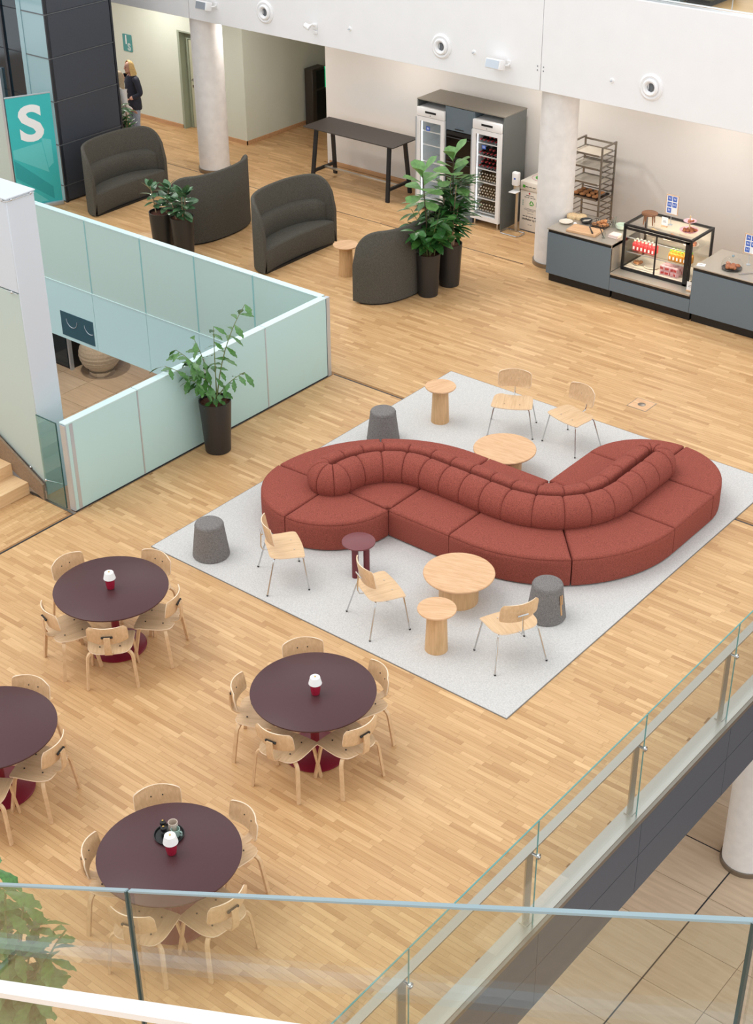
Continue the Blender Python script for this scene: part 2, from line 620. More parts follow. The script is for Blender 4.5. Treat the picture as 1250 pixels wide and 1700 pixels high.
# ---- main floor slab with the stairwell opening
fb = B()
fb.box(-30, 1.0, -1.0, -12.52, 9.55, -0.004)
fb.box(-12.52, 1.0, -1.0, -4.55, 14.31, -0.004)
fb.box(-30, 9.55, -1.0, -21.5, 14.31, -0.004)
fb.box(-30, 14.31, -1.0, -4.55, 28.0, -0.004)
floor = struct(fb.done('floor', 'plank_base', smooth=0))

ROW = 0.056
GAP = 0.0014
LENS = [0.26, 0.33, 0.40, 0.47, 0.54, 0.62]
planks = []
rr = random.Random(3)


def ok_main(x0, x1, y):
    if y > 21.2 and not (-22.5 < (x0 + x1) / 2 < -18.5):
        return False
    return True


def add_row(y, xa, xb):
    x = xa - rr.random() * 0.5
    while x < xb:
        k = rr.randrange(len(LENS))
        L = LENS[k]
        a, b = x, x + L
        if b > xb:
            b = xb
        a = max(a, xa)
        if b - a > 0.03:
            cx, cy = (a + b) / 2, y
            u, v, w = proj((cx, cy, 0))
            if -350 < u < 1750 and -120 < v < 2100 and ok_main(a, b, y):
                planks.append((cx, cy, b - a, 0, k if abs(b - a - L) < 1e-6 else -1, u, v, w))
        x += L


y = 2.6
while y < 25.5:
    if y < 9.53 or 9.53 <= y < 14.33:
        add_row(y, -12.50, -4.69)
    if y >= 14.36:
        add_row(y, -25.0, -4.69)
    y += ROW
# landing in front of the stair: strips run along Y
x = -16.0
while x < -12.53:
    yy = 6.6 - rr.random() * 0.5
    while yy < 9.53:
        L = LENS[rr.randrange(len(LENS))]
        a, b = yy, min(yy + L, 9.535)
        if b - a > 0.08:
            u, v, w = proj((x, (a + b) / 2, 0))
            if -100 < u < 300 and 700 < v < 1100:
                planks.append((x, (a + b) / 2, b - a, 1, -1, u, v, w))
        yy += L
    x += ROW


def on_rug(cx, cy):
    return -11.3 < cx < -6.2 and 9.55 < cy < 15.5


cand = [i for i, p in enumerate(planks) if p[4] >= 0 and 0 < p[5] < 1250 and 0 < p[6] < 1700 and not on_rug(p[0], p[1])]
cand.sort(key=lambda i: planks[i][7] / planks[i][2] ** 0.5)
own = set(cand[:300])


def plank_verts(L):
    h, w = L / 2 - GAP / 2, ROW / 2 - GAP / 2
    return [(-h, -w, -0.004), (h, -w, -0.004), (h, w, -0.004), (-h, w, -0.004), (-h, -w, 0), (h, -w, 0), (h, w, 0), (-h, w, 0)]


PF = [(4, 5, 6, 7), (0, 1, 5, 4), (1, 2, 6, 5), (2, 3, 7, 6), (3, 0, 4, 7)]
pm = []
for L in LENS:
    me = bpy.data.meshes.new('plank')
    me.from_pydata(plank_verts(L), [], PF)
    me.materials.append(MT['plank'])
    pm.append(me)
vs, fs = [], []
for i, (cx, cy, L, d, k, u, v, w) in enumerate(planks):
    if i in own:
        mk('plank', pm[k], floor, (cx, cy, 0))
    else:
        n = len(vs)
        for p in plank_verts(L):
            q = (p[0], p[1], p[2]) if d == 0 else (-p[1], p[0], p[2])
            vs.append((cx + q[0], cy + q[1], q[2]))
        fs += [tuple(n + t for t in f) for f in PF]
me = bpy.data.meshes.new('plank_field')
me.from_pydata(vs, [], fs)
me.materials.append(MT['plank'])
o = mk('plank_field', me, floor)
o['kind'] = 'stuff'

# dark movement joints in the parquet
for k, (x0, y0, x1, y1) in enumerate(((-24, 19.345, -12.7, 19.36), (-12.5, 14.322, -4.7, 14.342), (-12.526, 4.0, -12.506, 9.55))):
    struct(quick_box('trim_%d' % (k + 1), x0, y0, -0.003, x1, y1, 0.0015, 'dark_trim', smooth=0))
# metal edge strip between stair landing and glass
struct(quick_box('trim_4', -13.33, 9.515, 0.0, -12.50, 9.55, 0.008, 'steel_d', smooth=0))

# ---- lower level
struct_low = struct(quick_box('floor_lower', -40, -6, Z_LOW - 0.2, 8, 30, Z_LOW - 0.012, 'stone_stair', smooth=0))
TS = 0.8
tme = bpy.data.meshes.new('tile')
h = TS / 2 - 0.004
tme.from_pydata([(-h, -h, -.012), (h, -h, -.012), (h, h, -.012), (-h, h, -.012), (-h, -h, 0), (h, -h, 0), (h, h, 0), (-h, h, 0)], [], PF)
tme.materials.append(MT['stone'])
nt_ = 0
for i in range(-30, 12):
    for j in range(-22, 16):
        cx, cy = -5.22 + TS * (i + 0.5), 13.57 + TS * (j + 0.5)
        u, v, w = proj((cx, cy, Z_LOW))
        if (u > 480 and v > 1150 and u < 1500 and v < 1950 and u + v > 2150) or (20 < u < 340 and 500 < v < 760):
            mk('tile', tme, struct_low, (cx, cy, Z_LOW))
            nt_ += 1
struct(quick_box('trim_5', -5.229, 2, Z_LOW, -5.211, 18, Z_LOW + 0.001, 'dark_trim', smooth=0))
struct(quick_box('trim_6', -9.0, 13.561, Z_LOW, -5.2, 13.579, Z_LOW + 0.001, 'dark_trim', smooth=0))

# ---- walls under the mezzanine
struct(quick_box('wall_back', -18.56, 21.26, 0, 2, 21.5, 3.0, 'wall', smooth=0))
struct(quick_box('wall_passage_right', -18.56, 21.5, 0, -18.4, 27, 3.0, 'wall', smooth=0))
wb = B()
wb.box(-28, 21.13, 0, -22.38, 21.35, 3.0)
wb.box(-21.45, 21.13, 0, -20.57, 21.35, 3.0)
wb.box(-22.38, 21.13, 2.0, -21.45, 21.35, 3.0)
wb.box(-20.75, 21.35, 0, -20.57, 27, 3.0)
struct(wb.done('wall_left', 'sage', smooth=0))
struct(quick_box('wall_passage_end', -20.57, 26.6, 0, -18.5, 26.8, 3.0, 'sage', smooth=0))
struct(quick_box('ceiling', -30, 19.6, 2.95, 2, 28, 3.05, 'white', smooth=0))
struct(quick_box('baseboard_left', -28, 21.112, 0, -22.38, 21.13, 0.08, 'skirting', smooth=0))
bb = B()
bb.box(-21.45, 21.112, 0, -20.552, 21.13, 0.08)
bb.box(-20.57, 21.112, 0, -20.552, 26.6, 0.08)
struct(bb.done('baseboard_passage', 'skirting', smooth=0))
struct(quick_box('baseboard_back', -18.5, 21.242, 0, 2, 21.26, 0.08, 'skirting', smooth=0))
# door in its niche
dr = thing('door_1', 'sage green door with steel lever handle in a recessed opening', 'door', (-21.9, 21.3, 0))
struct(dr)
quick_box('door_leaf', -0.34, 0.0, 0.01, 0.44, 0.04, 1.80, 'sage_door', dr, bev=0.003)
fr = B()
fr.box(-0.48, -0.17, 0, -0.42, 0.06, 2.0)
fr.box(-0.42, -0.02, 0, -0.345, 0.06, 2.0)
fr.box(0.42, -0.17, 0, 0.45, 0.06, 2.0)
fr.box(-0.42, -0.17, 1.97, 0.42, 0.06, 2.0)
fr.box(-0.345, -0.02, 1.81, 0.42, 0.06, 1.97)
fr.done('door_frame', 'sage_frame', dr, smooth=0)
hb = B()
hb.tube([(-0.27, 0, 1.0), (-0.27, -0.05, 1.0), (-0.16, -0.05, 1.0)], 0.011, 8)
hb.cyl((-0.27, 0.0, 1.0), (-0.27, -0.01, 1.0), 0.026)
hb.box(-0.30, -0.006, 0.84, -0.18, 0.0, 0.89)
hb.done('door_handle', 'steel_d', dr)
for k in range(6):
    # recessed downlights in the mezzanine ceiling
    x = -22.6 + 3.1 * k
    o = B().lathe([(0.09, 0.012), (0.11, 0.012), (0.11, 0), (0.09, 0)], 20, c=(0, 0, -0.012), cap0=False, cap1=False)
    tl = thing('ceiling_downlight', 'round recessed downlight in the mezzanine ceiling', 'ceiling light', (x, 20.1, 2.95), 0, 'mezzanine downlights')
    o.done('trim_ring', 'white', tl)
    B().lathe([(0.0001, -0.008), (0.09, -0.008)], 20, cap0=False, cap1=False).done('lens', 'down', tl)
    ld = bpy.data.lights.new('downlight', 'AREA')
    ld.shape = 'DISK'
    ld.size = 0.2
    ld.energy = 17 if k else 30
    ld.color = (1, 0.965, 0.92)
    lo = bpy.data.objects.new('downlight_lamp', ld)
    COL.objects.link(lo)
    lo.parent = tl
    lo.location = (0, 0, -0.03)

for (x, y, e_) in ((-21.6, 17.0, 38), (-19.6, 16.2, 34), (-7.6, 12.2, 24), (-6.6, 8.6, 20)):  # unseen lamps added under the slab to brighten the dark lower floor
    tl = thing('ceiling_downlight', 'unseen round lamp added to brighten the lower level', 'ceiling light', (x, y, -1.0), 0, 'added lower level lamps')
    B().lathe([(0.09, 0.0), (0.11, 0.0), (0.11, -0.012), (0.09, -0.012)], 20, cap0=False, cap1=False).done('trim_ring', 'white', tl)
    B().lathe([(0.0001, -0.008), (0.09, -0.008)], 20, cap0=False, cap1=False).done('lens', 'down', tl)
    ld = bpy.data.lights.new('downlight', 'AREA')
    ld.shape = 'DISK'
    ld.size = 0.2
    ld.energy = e_
    ld.color = (1, 0.9, 0.76)
    lo = bpy.data.objects.new('downlight_lamp', ld)
    COL.objects.link(lo)
    lo.parent = tl
    lo.location = (0, 0, -0.03)

# ---- mezzanine edge
mz = struct(quick_box('wall_mezzanine', -30, 19.32, 2.9, 2, 19.6, 4.42, 'white', smooth=0))
for a, b in ((-27.6, -20.085), (-20.075, -12.51), (-12.50, -4.9)):
    quick_box('panel', a, 19.30, 2.893, b, 19.321, 4.455, 'white', mz, bev=0.004)
for dx in (-0.06, 0.05):
    for dz in (3.20, 3.26):
        quick_box('fixing_screw', -12.505 + dx - .008, 19.295, dz - .008, -12.505 + dx + .008, 19.301, dz + .008, 'vent_dark', mz, smooth=0)
struct(quick_box('floor_upper', -30, 19.6, 3.05, 2, 28, Z_UP, wood('oak_floor_upper', rgb(205, 160, 102), rgb(222, 180, 124), stretch=(1.0, 16, 16), scale=2.0, rough=0.4), smooth=0))
ub = thing('upper_glass_balustrade', 'clear glass balustrade on top of the white mezzanine edge', 'balustrade', (-10, 19.5, 4.456))
quick_box('base_channel', -9, -0.02, 0.0, 9, 0.02, 0.012, 'white', ub, smooth=0)
for k in range(-5, 5):
    a = 0.44 + k * 1.8
    B().box(a + 0.006, -0.006, 0.012, a + 1.794, 0.006, 1.1).done('glass_panel', 'glass', ub, smooth=0)
    quick_box('joint', a - 0.004, -0.008, 0.012, a + 0.004, 0.008, 1.1, 'alu', ub, smooth=0)
pf = thing('ribbed_planter_box', 'grey blue ribbed box standing behind the upper glass', 'planter', (-10.8, 19.72, Z_UP))
quick_box('body', -0.62, -0.05, 0, 0.32, 0.35, 0.42, 'grey_rib', pf, smooth=0)
for k in range(24):
    x = -0.6 + k * 0.04
    quick_box('rib', x, -0.062, 0.0, x + 0.022, -0.05, 0.42, 'grey_rib', pf, smooth=0)
us = thing('upholstered_bench', 'dark olive upholstered block seat on the upper floor', 'bench', (-10.17, 20.12, Z_UP))
quick_box('cushion', -0.27, -0.42, 0.09, 0.2, 0.5, 0.42, 'olive_box', us, bev=0.02, seg=2)
quick_box('plinth', -0.24, -0.36, 0.0, 0.14, 0.44, 0.09, 'black', us)

# beam fittings
vent_rooms = ('above the passage to the gate', 'above the drinks fridges', 'above the pastry counter')
for (x, z), r_ in zip(((-18.198, 3.269), (-14.393, 3.272), (-10.594, 3.273)), vent_rooms):
    t = thing('air_nozzle', 'round white air nozzle on the mezzanine edge ' + r_, 'air vent', (x, 19.3, z), 0, 'round air nozzles')
    Mx = Matrix.Rotation(PI / 2, 4, 'X')
    B().lathe([(0.13, 0), (0.195, 0), (0.195, 0.012), (0.165, 0.03), (0.13, 0.012)], 32, M=Mx, cap0=False, cap1=False).done('flange', 'white', t)
    B().lathe([(0.13, 0.005), (0.125, 0.04), (0.105, 0.055), (0.085, 0.05), (0.06, 0.015)], 32, M=Mx, cap0=False, cap1=False).done('cone', 'white', t)
    Mt = Matrix.Rotation(math.radians(-18), 4, 'Z') @ Mx
    B().lathe([(0.0001, 0.012), (0.06, 0.012), (0.064, 0.02)], 24, M=Mt, cap0=False, cap1=False).done('core', 'vent_dark', t)
for (x, z), r_ in zip(((-16.288, 3.265), (-13.757, 3.277), (-11.251, 3.258)), ('between the spotlight and the middle air nozzle', 'left of the wall speaker', 'left of the rightmost air nozzle')):
    t = thing('sprinkler_head', 'small white sprinkler rosette on the beam ' + r_, 'sprinkler', (x, 19.3, z), 0, 'sprinkler heads')
    B().lathe([(0.0001, 0.012), (0.03, 0.012), (0.04, 0.0)], 16, M=Matrix.Rotation(PI / 2, 4, 'X'), cap0=False).done('rosette', 'white', t)
    B().cyl((0, 0, 0), (0, -0.05, 0), 0.009).done('nozzle', 'alu', t)
for (x, z, lb) in ((-13.204, 3.208, 'white wall speaker mounted on the beam right of the fridges'), (-19.50, 3.215, 'white wall speaker on the beam above the left column')):
    t = thing('wall_speaker', lb, 'speaker', (x, 19.3, z), 0, 'beam speakers')
    Ms = Matrix.Translation((-0.05, -0.14, 0)) @ Matrix.Rotation(math.radians(-14), 4, 'X') @ Matrix.Rotation(math.radians(-6), 4, 'Z')
    B().box(-0.15, -0.07, -0.075, 0.15, 0.07, 0.075, M=Ms, bev=0.015, seg=2).done('cabinet', 'white_g', t)
    B().box(-0.13, -0.076, -0.06, 0.13, -0.069, 0.06, M=Ms).done('grille', 'alu', t, smooth=0)
    b = B()
    b.tube([(0.12, -0.12, 0.0), (0.15, -0.07, 0.0), (0.12, 0, 0.0)], 0.012, 8)
    b.box(0.08, -0.012, -0.05, 0.15, 0, 0.05)
    b.done('bracket', 'white_g', t)
t = thing('spotlight', 'small white adjustable spotlight mounted on the beam', 'spotlight', (-17.058, 19.3, 3.191))
B().box(-0.05, -0.02, -0.05, 0.05, 0, 0.05, bev=0.006).done('mount', 'white_g', t)
B().tube([(0, -0.02, 0.02), (0, -0.09, 0.05), (-0.03, -0.12, 0.03)], 0.014, 8).done('arm', 'white_g', t)
B().lathe([(0.0001, -0.06), (0.04, -0.06), (0.045, 0.05), (0.036, 0.055), (0.03, 0.03)], 16, M=frame((-0.05, -0.14, 0.02), (0, 1, 0.2), (0.4, 0, 1))).done('lamp_head', 'white_g', t)
B().box(-0.03, -0.03, -0.12, 0.05, 0, -0.06, bev=0.006).done('junction_box', 'white_g', t)

# ---- columns
for (x, y, z0, z1, r_, lb) in ((-20.04, 19.66, 0, 2.95, 0.29, 'white concrete column behind the dark curved sofas'), (-12.37, 19.70, 0, 2.95, 0.295, 'white concrete column at the end of the pastry counter'), (-5.165, 13.63, Z_LOW, -0.95, 0.30, 'pale round column standing on the lower stone floor')):
    t = thing('round_column', lb, 'column', (x, y, z0))
    B().lathe([(r_, 0.0), (r_, z1 - z0)], 48).done('shaft', 'concrete', t)
    B().lathe([(r_ + 0.001, 0), (r_ + 0.022, 0), (r_ + 0.022, 0.07), (r_ + 0.001, 0.07)], 48, cap0=False, cap1=False).done('collar', 'steel_d', t)

# ---- dark clad tower
tw = struct(quick_box('wall_tower', -24.0, 16.70, 0, -20.905, 18.17, 6.0, 'dark_trim', smooth=0))
zs = [0.02, 0.312, 1.06, 1.833, 2.582, 3.326, 4.07]
for a, b in zip(zs[:-1], zs[1:]):
    quick_box('panel', -20.906, 16.735, a + 0.012, -20.88, 18.13, b - 0.012, 'slate', tw, bev=0.004)
    quick_box('glass_panel', -21.50, 16.672, a + 0.008, -20.91, 16.70, b - 0.008, 'teal_glass', tw, bev=0.003)
quick_box('corner_profile', -20.908, 16.67, 0, -20.876, 16.725, 4.1, 'dark_trim', tw, smooth=0)
quick_box('corner_profile', -20.908, 18.14, 0, -20.872, 18.18, 4.1, 'dark_trim', tw, smooth=0)
for z in zs[1:]:
    quick_box('joint_strip', -21.50, 16.665, z - 0.008, -20.874, 18.17, z + 0.008, 'vent_dark', tw, smooth=0)
# glazed facade left of the tower
wf = struct(thing('window_1', 'dark glazed facade with slim grey mullions beside the tower', 'window', (-21.55, 16.69, 0)))
for a, b in zip(zs[:-1], zs[1:]):
    quick_box('pane', -0.50, 0.0, a + .01, -0.06, 0.02, b - .01, 'dark_glass', wf, smooth=0)
    quick_box('pane', -1.60, 0.0, a + .01, -0.55, 0.02, b - .01, 'dark_glass', wf, smooth=0)
quick_box('mullion', -0.06, -0.03, 0, 0.05, 0.03, 4.1, 'teal_glass', wf, smooth=0)
quick_box('mullion', -0.55, -0.03, 0, -0.50, 0.03, 4.1, 'dark_trim', wf, smooth=0)
quick_box('door_post', -0.80, -0.06, 0, -0.73, -0.0, 2.2, 'alu', wf, smooth=0)
quick_box('handrail', -1.6, -0.62, 3.30, 0.05, -0.50, 3.37, 'alu', wf, smooth=0)
quick_box('side_light', -2.6, -0.04, 0.05, -0.80, -0.02, 2.2, 'frost_side', wf, smooth=0)

# ================================================================== BALUSTRADES
# frosted glass guard of the stairwell: right run (along Y)
g1 = thing('frosted_glass_guard', 'frosted aqua glass guard wall along the stairwell behind the tall potted plant', 'balustrade', (-12.52, 9.57, 0))
js = [0.0, 1.14, 2.29, 3.43, 4.66]
for a, b in zip(js[:-1], js[1:]):
    quick_box('glass_panel', -0.012, a + 0.012, 0.02, 0.0, b - 0.012, 1.18, 'frost', g1, smooth=0)
    quick_box('glass_panel', -0.10, a + 0.012, 0.02, -0.088, b - 0.012, 1.18, 'frost', g1, smooth=0)
    quick_box('glass_cap', -0.104, a + 0.004, 1.182, 0.004, b - 0.004, 1.197, 'cap_glass', g1, smooth=0)
for a in js[:-1]:
    quick_box('mullion', -0.085, a - 0.010, 0.02, 0.002, a + 0.010, 1.175, 'alu', g1, smooth=0)
quick_box('mullion', -0.012, 0.06, 0.02, 0.003, 0.11, 1.175, 'alu', g1, smooth=0)
quick_box('corner_profile', -0.06, 4.66, 0.0, 0.004, 4.73, 1.19, 'alu', g1, smooth=0)
quick_box('base_gap', -0.09, 0.0, 0.0, 0.001, 4.72, 0.02, 'dark_trim', g1, smooth=0)
# far run (along X)
g2 = thing('frosted_glass_guard', 'frosted glass guard on the far side of the stairwell in front of the curved sofas', 'balustrade', (-12.62, 14.22, 0))
jx = [0.0, -1.27, -2.45, -3.60, -4.84, -6.03, -7.23, -8.43]
for a, b in zip(jx[:-1], jx[1:]):
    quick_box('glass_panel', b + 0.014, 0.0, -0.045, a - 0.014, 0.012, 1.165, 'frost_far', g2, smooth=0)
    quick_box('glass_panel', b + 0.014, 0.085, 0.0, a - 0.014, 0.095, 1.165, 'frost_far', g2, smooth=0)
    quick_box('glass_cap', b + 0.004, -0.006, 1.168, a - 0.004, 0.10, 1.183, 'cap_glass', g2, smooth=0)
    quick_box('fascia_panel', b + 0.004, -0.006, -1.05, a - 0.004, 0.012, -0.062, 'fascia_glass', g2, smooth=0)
    quick_box('mullion', b - 0.013, -0.002, -0.04, b + 0.013, 0.083, 1.165, mat('aqua_profile', rgb(150, 200, 200), 0.4), g2, smooth=0)
quick_box('ledge', -8.5, -0.012, -0.062, 0.0, 0.012, -0.047, 'cap_glass', g2, smooth=0)
hat = quick_box('vent_hatch', -5.69, -0.014, -0.985, -4.90, -0.005, -0.558, mat('hatch_glass', rgb(58, 92, 104), 0.3), g2, smooth=0)
for cx in (-5.42, -4.98):
    pts = [(cx + 0.13 * math.cos(a), -0.016, -0.67 + 0.13 * math.sin(a)) for a in [PI * (1.0 + 1.0 * k / 12) for k in range(13)]]
    B().tube([p for p in pts if p[0] < -4.91], 0.006, 6).done('hatch_ring', 'alu', hat)
# side wall of the slab inside the stairwell
struct(quick_box('wall_stairwell', -12.62, 9.96, -1.0, -12.53, 14.3, 0.0, 'fascia_glass', smooth=0))
struct(quick_box('wall_stairwell_far', -21.5, 14.24, -1.0, -12.6, 14.31, -0.01, 'fascia_glass', smooth=0))

# tall frosted stair wall
g3 = thing('frosted_stair_screen', 'tall white frosted glass wall end beside the wooden stair', 'glass wall', (-13.03, 9.575, 0))
quick_box('end_panel', -0.012, 0.0, 0.05, 0.0, 0.385, 3.80, 'frost_white', g3, bev=0.004)
quick_box('side_panel', -3.2, 0.0, 2.70, -0.014, 0.012, 3.80, 'frost_white', g3, bev=0.004)
# lower side panel follows the stair slope
b = B()
vsA = [(-0.014, 0, 0.22), (-0.014, 0, 2.685), (-3.2, 0, 2.685), (-3.2, 0, 1.85)]
q0 = [b.bm.verts.new(p) for p in vsA]
q1 = [b.bm.verts.new((p[0], 0.012, p[2])) for p in vsA]
b.face(q0)
b.face(list(reversed(q1)))
for i in range(4):
    b.face([q0[i], q0[(i + 1) % 4], q1[(i + 1) % 4], q1[i]])
b.done('side_panel', 'frost_side', g3, smooth=0)
quick_box('back_panel', -3.2, 0.373, 0.0, -0.014, 0.385, 3.80, 'frost_white', g3, smooth=0)
quick_box('top_panel', -3.2, -0.02, 3.805, 0.015, 0.40, 3.82, 'frost_white', g3, bev=0.004)
quick_box('inner_core', -3.2, 0.10, 0.0, -0.10, 0.30, 3.75, 'white', g3, smooth=0)
for p in ((0.008, 0.06, 3.79), (0.008, 0.33, 3.79), (-0.06, -0.01, 3.79), (-0.12, -0.012, 2.69), (-0.25, -0.012, 0.36)):
    B().ball(p, 0.017, nu=8, nv=6).done('clamp', 'chrome', g3)
B().tube([(-0.07, -0.016, 3.785), (-0.01, -0.016, 3.785), (0.012, 0.01, 3.785), (0.012, 0.38, 3.785)], 0.005, 6).done('tie_rod', 'chrome', g3)
B().tube([(-0.2, -0.014, 2.692), (-0.02, -0.014, 2.692)], 0.005, 6).done('tie_rod', 'chrome', g3)

# small clear pane between stair wall and guard
g4 = thing('clear_glass_pane', 'clear green glass pane at the foot of the stair', 'glass pane', (-12.80, 9.545, 0))
B().box(-0.215, 0, 0.015, 0.135, 0.012, 1.17).done('pane', 'glass_teal', g4, smooth=0)
eb = B()
eb.box(0.135, 0, 0.015, 0.145, 0.012, 1.17)
eb.box(-0.215, 0, 1.17, 0.145, 0.012, 1.178)
eb.done('edge', mat('glass_edge_dark', rgb(28, 78, 76), 0.2), g4, smooth=0)
B().tube([(-0.2, -0.012, 0.30), (0.1, 0.03, 0.33)], 0.006, 6).done('rod', 'chrome', g4)
B().ball((-0.17, -0.012, 0.305), 0.018, nu=8, nv=6).done('clamp', 'chrome', g4)

# wooden stair rising to the left
st = thing('oak_staircase', 'oak staircase rising at the left beside the frosted wall', 'staircase', (-13.30, 9.53, 0))
for k in range(7):
    quick_box('step', -0.29 * k - 0.31, -2.6, 0.0 if k == 0 else 0.163 * k - 0.03, -0.29 * k, -0.02, 0.163 * (k + 1), 'stair_oak', st, bev=0.003)
b = B()
poly = [(0.27, 0.0), (0.27, 0.22)] + [(-2.4, 0.22 + 0.5625 * 2.6), (-2.4, 1.1)]
q0 = [b.bm.verts.new((p[0], -0.018, p[1])) for p in poly]
q1 = [b.bm.verts.new((p[0], 0.012, p[1])) for p in poly]
b.face(q0)
b.face(list(reversed(q1)))
for i in range(4):
    b.face([q0[i], q0[(i + 1) % 4], q1[(i + 1) % 4], q1[i]])
b.done('stone_stringer', 'stone_stair', st, smooth=0)

# ---- deck guard on the right
dk = struct(quick_box('wall_deck_edge', -4.62, 1.0, -0.97, -4.52, 20, -0.06, 'dark_trim', smooth=0), None)
yj = [2.55, 4.22, 5.888, 7.555, 9.225, 10.926, 12.60, 14.27]
for k, (a, b_) in enumerate(zip(yj[:-1], yj[1:])):
    quick_box('panel', -4.521, a + 0.003, -0.462, -4.50, b_ - 0.003, -0.055, 'slate_f', dk, smooth=0)
    quick_box('panel', -4.521, a + 0.003, -0.95, -4.50, b_ - 0.003, -0.470, 'slate_f', dk, smooth=0)
struct(quick_box('trim_7', -4.69, 1.0, -0.05, -4.53, 20, 0.004, 'steel', smooth=0))
struct(quick_box('trim_8', -4.53, 1.0, -0.055, -4.497, 20, -0.004, 'steel_d', smooth=0))
g5 = thing('deck_glass_guard', 'clear glass guard with steel posts and flat handrail along the deck edge', 'balustrade', (-4.56, 0, 0))
for a, b_ in zip(yj[:-1], yj[1:]):
    B().box(-0.005, a + 0.006, -0.02, 0.005, b_ - 0.006, 1.165).done('glass_panel', 'glass', g5, smooth=0)
    e = B()
    e.box(-0.0055, a + 0.004, 1.165, 0.0055, b_ - 0.004, 1.171)
    e.box(-0.0055, b_ - 0.0085, -0.02, 0.0055, b_ - 0.004, 1.168)
    e.done('glass_edge', 'glass_edge', g5, smooth=0)
for yv in yj[:-1]:
    quick_box('post', -0.075, yv - 0.055, 0.0, -0.060, yv + 0.04, 0.835, 'steel', g5, smooth=0)
    cl = B()
    cl.cyl((-0.06, yv, 0.78), (0.03, yv, 0.78), 0.012, n=8)
    cl.cyl((0.006, yv, 0.78), (0.02, yv, 0.78), 0.028, n=12)
    cl.done('clamp', 'chrome', g5)
    quick_box('foot_plate', -0.10, yv - 0.06, 0.004, -0.02, yv + 0.05, 0.016, 'steel', g5, smooth=0)
quick_box('handrail', -0.098, 1.0, 0.835, -0.022, 14.3, 0.85, 'steel', g5, smooth=0)

# ---- sloping stair guard close to the viewer
SY = 1.654
SL = 0.60
g6 = thing('stair_glass_guard', 'sloping clear glass stair guard with handrail whitened like reflected sky in the foreground', 'balustrade', (0, SY, 0))


def ztop(x):
    return 6.346 + (x + 2.725) * SL


xj = [-5.28, -3.72, -2.157, -0.590, 0.98]
for a, b_ in zip(xj[:-1], xj[1:]):
    b = B()
    a2, b2 = a + 0.006, b_ - 0.006
    pts = [(a2, ztop(a2) - 1.3), (b2, ztop(b2) - 1.3), (b2, ztop(b2) - .006), (a2, ztop(a2) - .006)]
    q0 = [b.bm.verts.new((p[0], -0.006, p[1])) for p in pts]
    q1 = [b.bm.verts.new((p[0], 0.006, p[1])) for p in pts]
    b.face(q0)
    b.face(list(reversed(q1)))
    for i in range(4):
        b.face([q0[i], q0[(i + 1) % 4], q1[(i + 1) % 4], q1[i]])
    b.done('glass_panel', 'glass_fg', g6, smooth=0)
    b = B()
    b.bar([(a2, 0, ztop(a2) - .003), (b2, 0, ztop(b2) - .003)], (0, 1, 0), 0.0121, 0.005)
    b.done('glass_edge', 'glass_edge_l', g6, smooth=0)
    b = B()
    b.box(b2 - 0.003, -0.0065, ztop(b2) - 1.3, b2 + 0.003, 0.0065, ztop(b2) - 0.004)
    b.done('joint_edge', mat('glass_joint', rgb(38, 62, 62), 0.3), g6, smooth=0)
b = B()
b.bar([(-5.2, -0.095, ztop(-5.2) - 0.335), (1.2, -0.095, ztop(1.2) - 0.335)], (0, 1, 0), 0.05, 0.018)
b.done('handrail', 'white_g', g6, smooth=0)  # bright sky reflection on the rail put into its colour as plain white
for xb in (-4.2, -2.9, -1.50, -0.2):
    b = B()
    b.tube([(xb, -0.095, ztop(xb) - 0.345), (xb, -0.095, ztop(xb) - 0.40), (xb, -0.006, ztop(xb) - 0.42)], 0.012, 8)
    b.cyl((xb, -0.02, ztop(xb) - 0.42), (xb, -0.006, ztop(xb) - 0.42), 0.03)
    b.done('bracket', 'chrome', g6)

# gallery slab added unseen to shade the foreground, and the stair flight the viewer looks down from (white undersides)
struct(quick_box('gallery_sky_blocker', -16, -10, 7.45, 6, -0.35, 7.8, 'white', smooth=0))
b = B()
for i in range(28):
    xa = 1.6 - 0.30 * i
    zt = ztop(xa - 0.15) - 1.02
    if zt < 0.3:
        break
    b.box(xa - 0.30, -1.66, zt - 0.36, xa, 0.0, zt)
o = b.done('floor_stair_flight', 'stair_oak', None, smooth=0, loc=(0, SY - 0.012, 0))
struct(o)
b = B()
b.bar([(2.0, -1.69, ztop(2.0) - 0.95), (-7.5, -1.69, ztop(-7.5) - 0.95)], (0, 1, 0), 0.03, 0.30)
struct(b.done('trim_9', 'white', None, smooth=0, loc=(0, SY - 0.012, 0)))

# ================================================================== LOUNGE
rug = B()
rug.box(-11.245, 9.605, 0.0, -6.25, 15.42, 0.010)
RUG = tag(rug.done('area_rug', 'rug', smooth=0), 'pale grey flecked rectangular rug under the red sofa', 'rug')
e = B()
for x0, y0, x1, y1 in ((-11.253, 9.597, -6.242, 9.605), (-11.253, 15.42, -6.242, 15.428), (-11.253, 9.605, -11.245, 15.42), (-6.25, 9.605, -6.242, 15.42)):
    e.box(x0, y0, 0, x1, y1, 0.009)
e.done('binding', 'rug_edge', RUG, smooth=0)
RZ = 0.010

# ---- S-shaped modular sofa
sofa = thing('modular_sofa', 'terracotta S-shaped modular sofa with tufted double backrest on the rug', 'sofa', (-8.7, 12.32, RZ))
OX, OY = -8.7, 12.32
RC = 0.85
cL = V((-9.22 - OX, 12.32 - RC - OY))
cR = V((-8.13 - OX, 12.32 + RC - OY))
ARC = RC * PI / 2
S1 = ARC
S2 = S1 + 1.09
S3 = S2 + ARC
S4 = S3 + 0.90


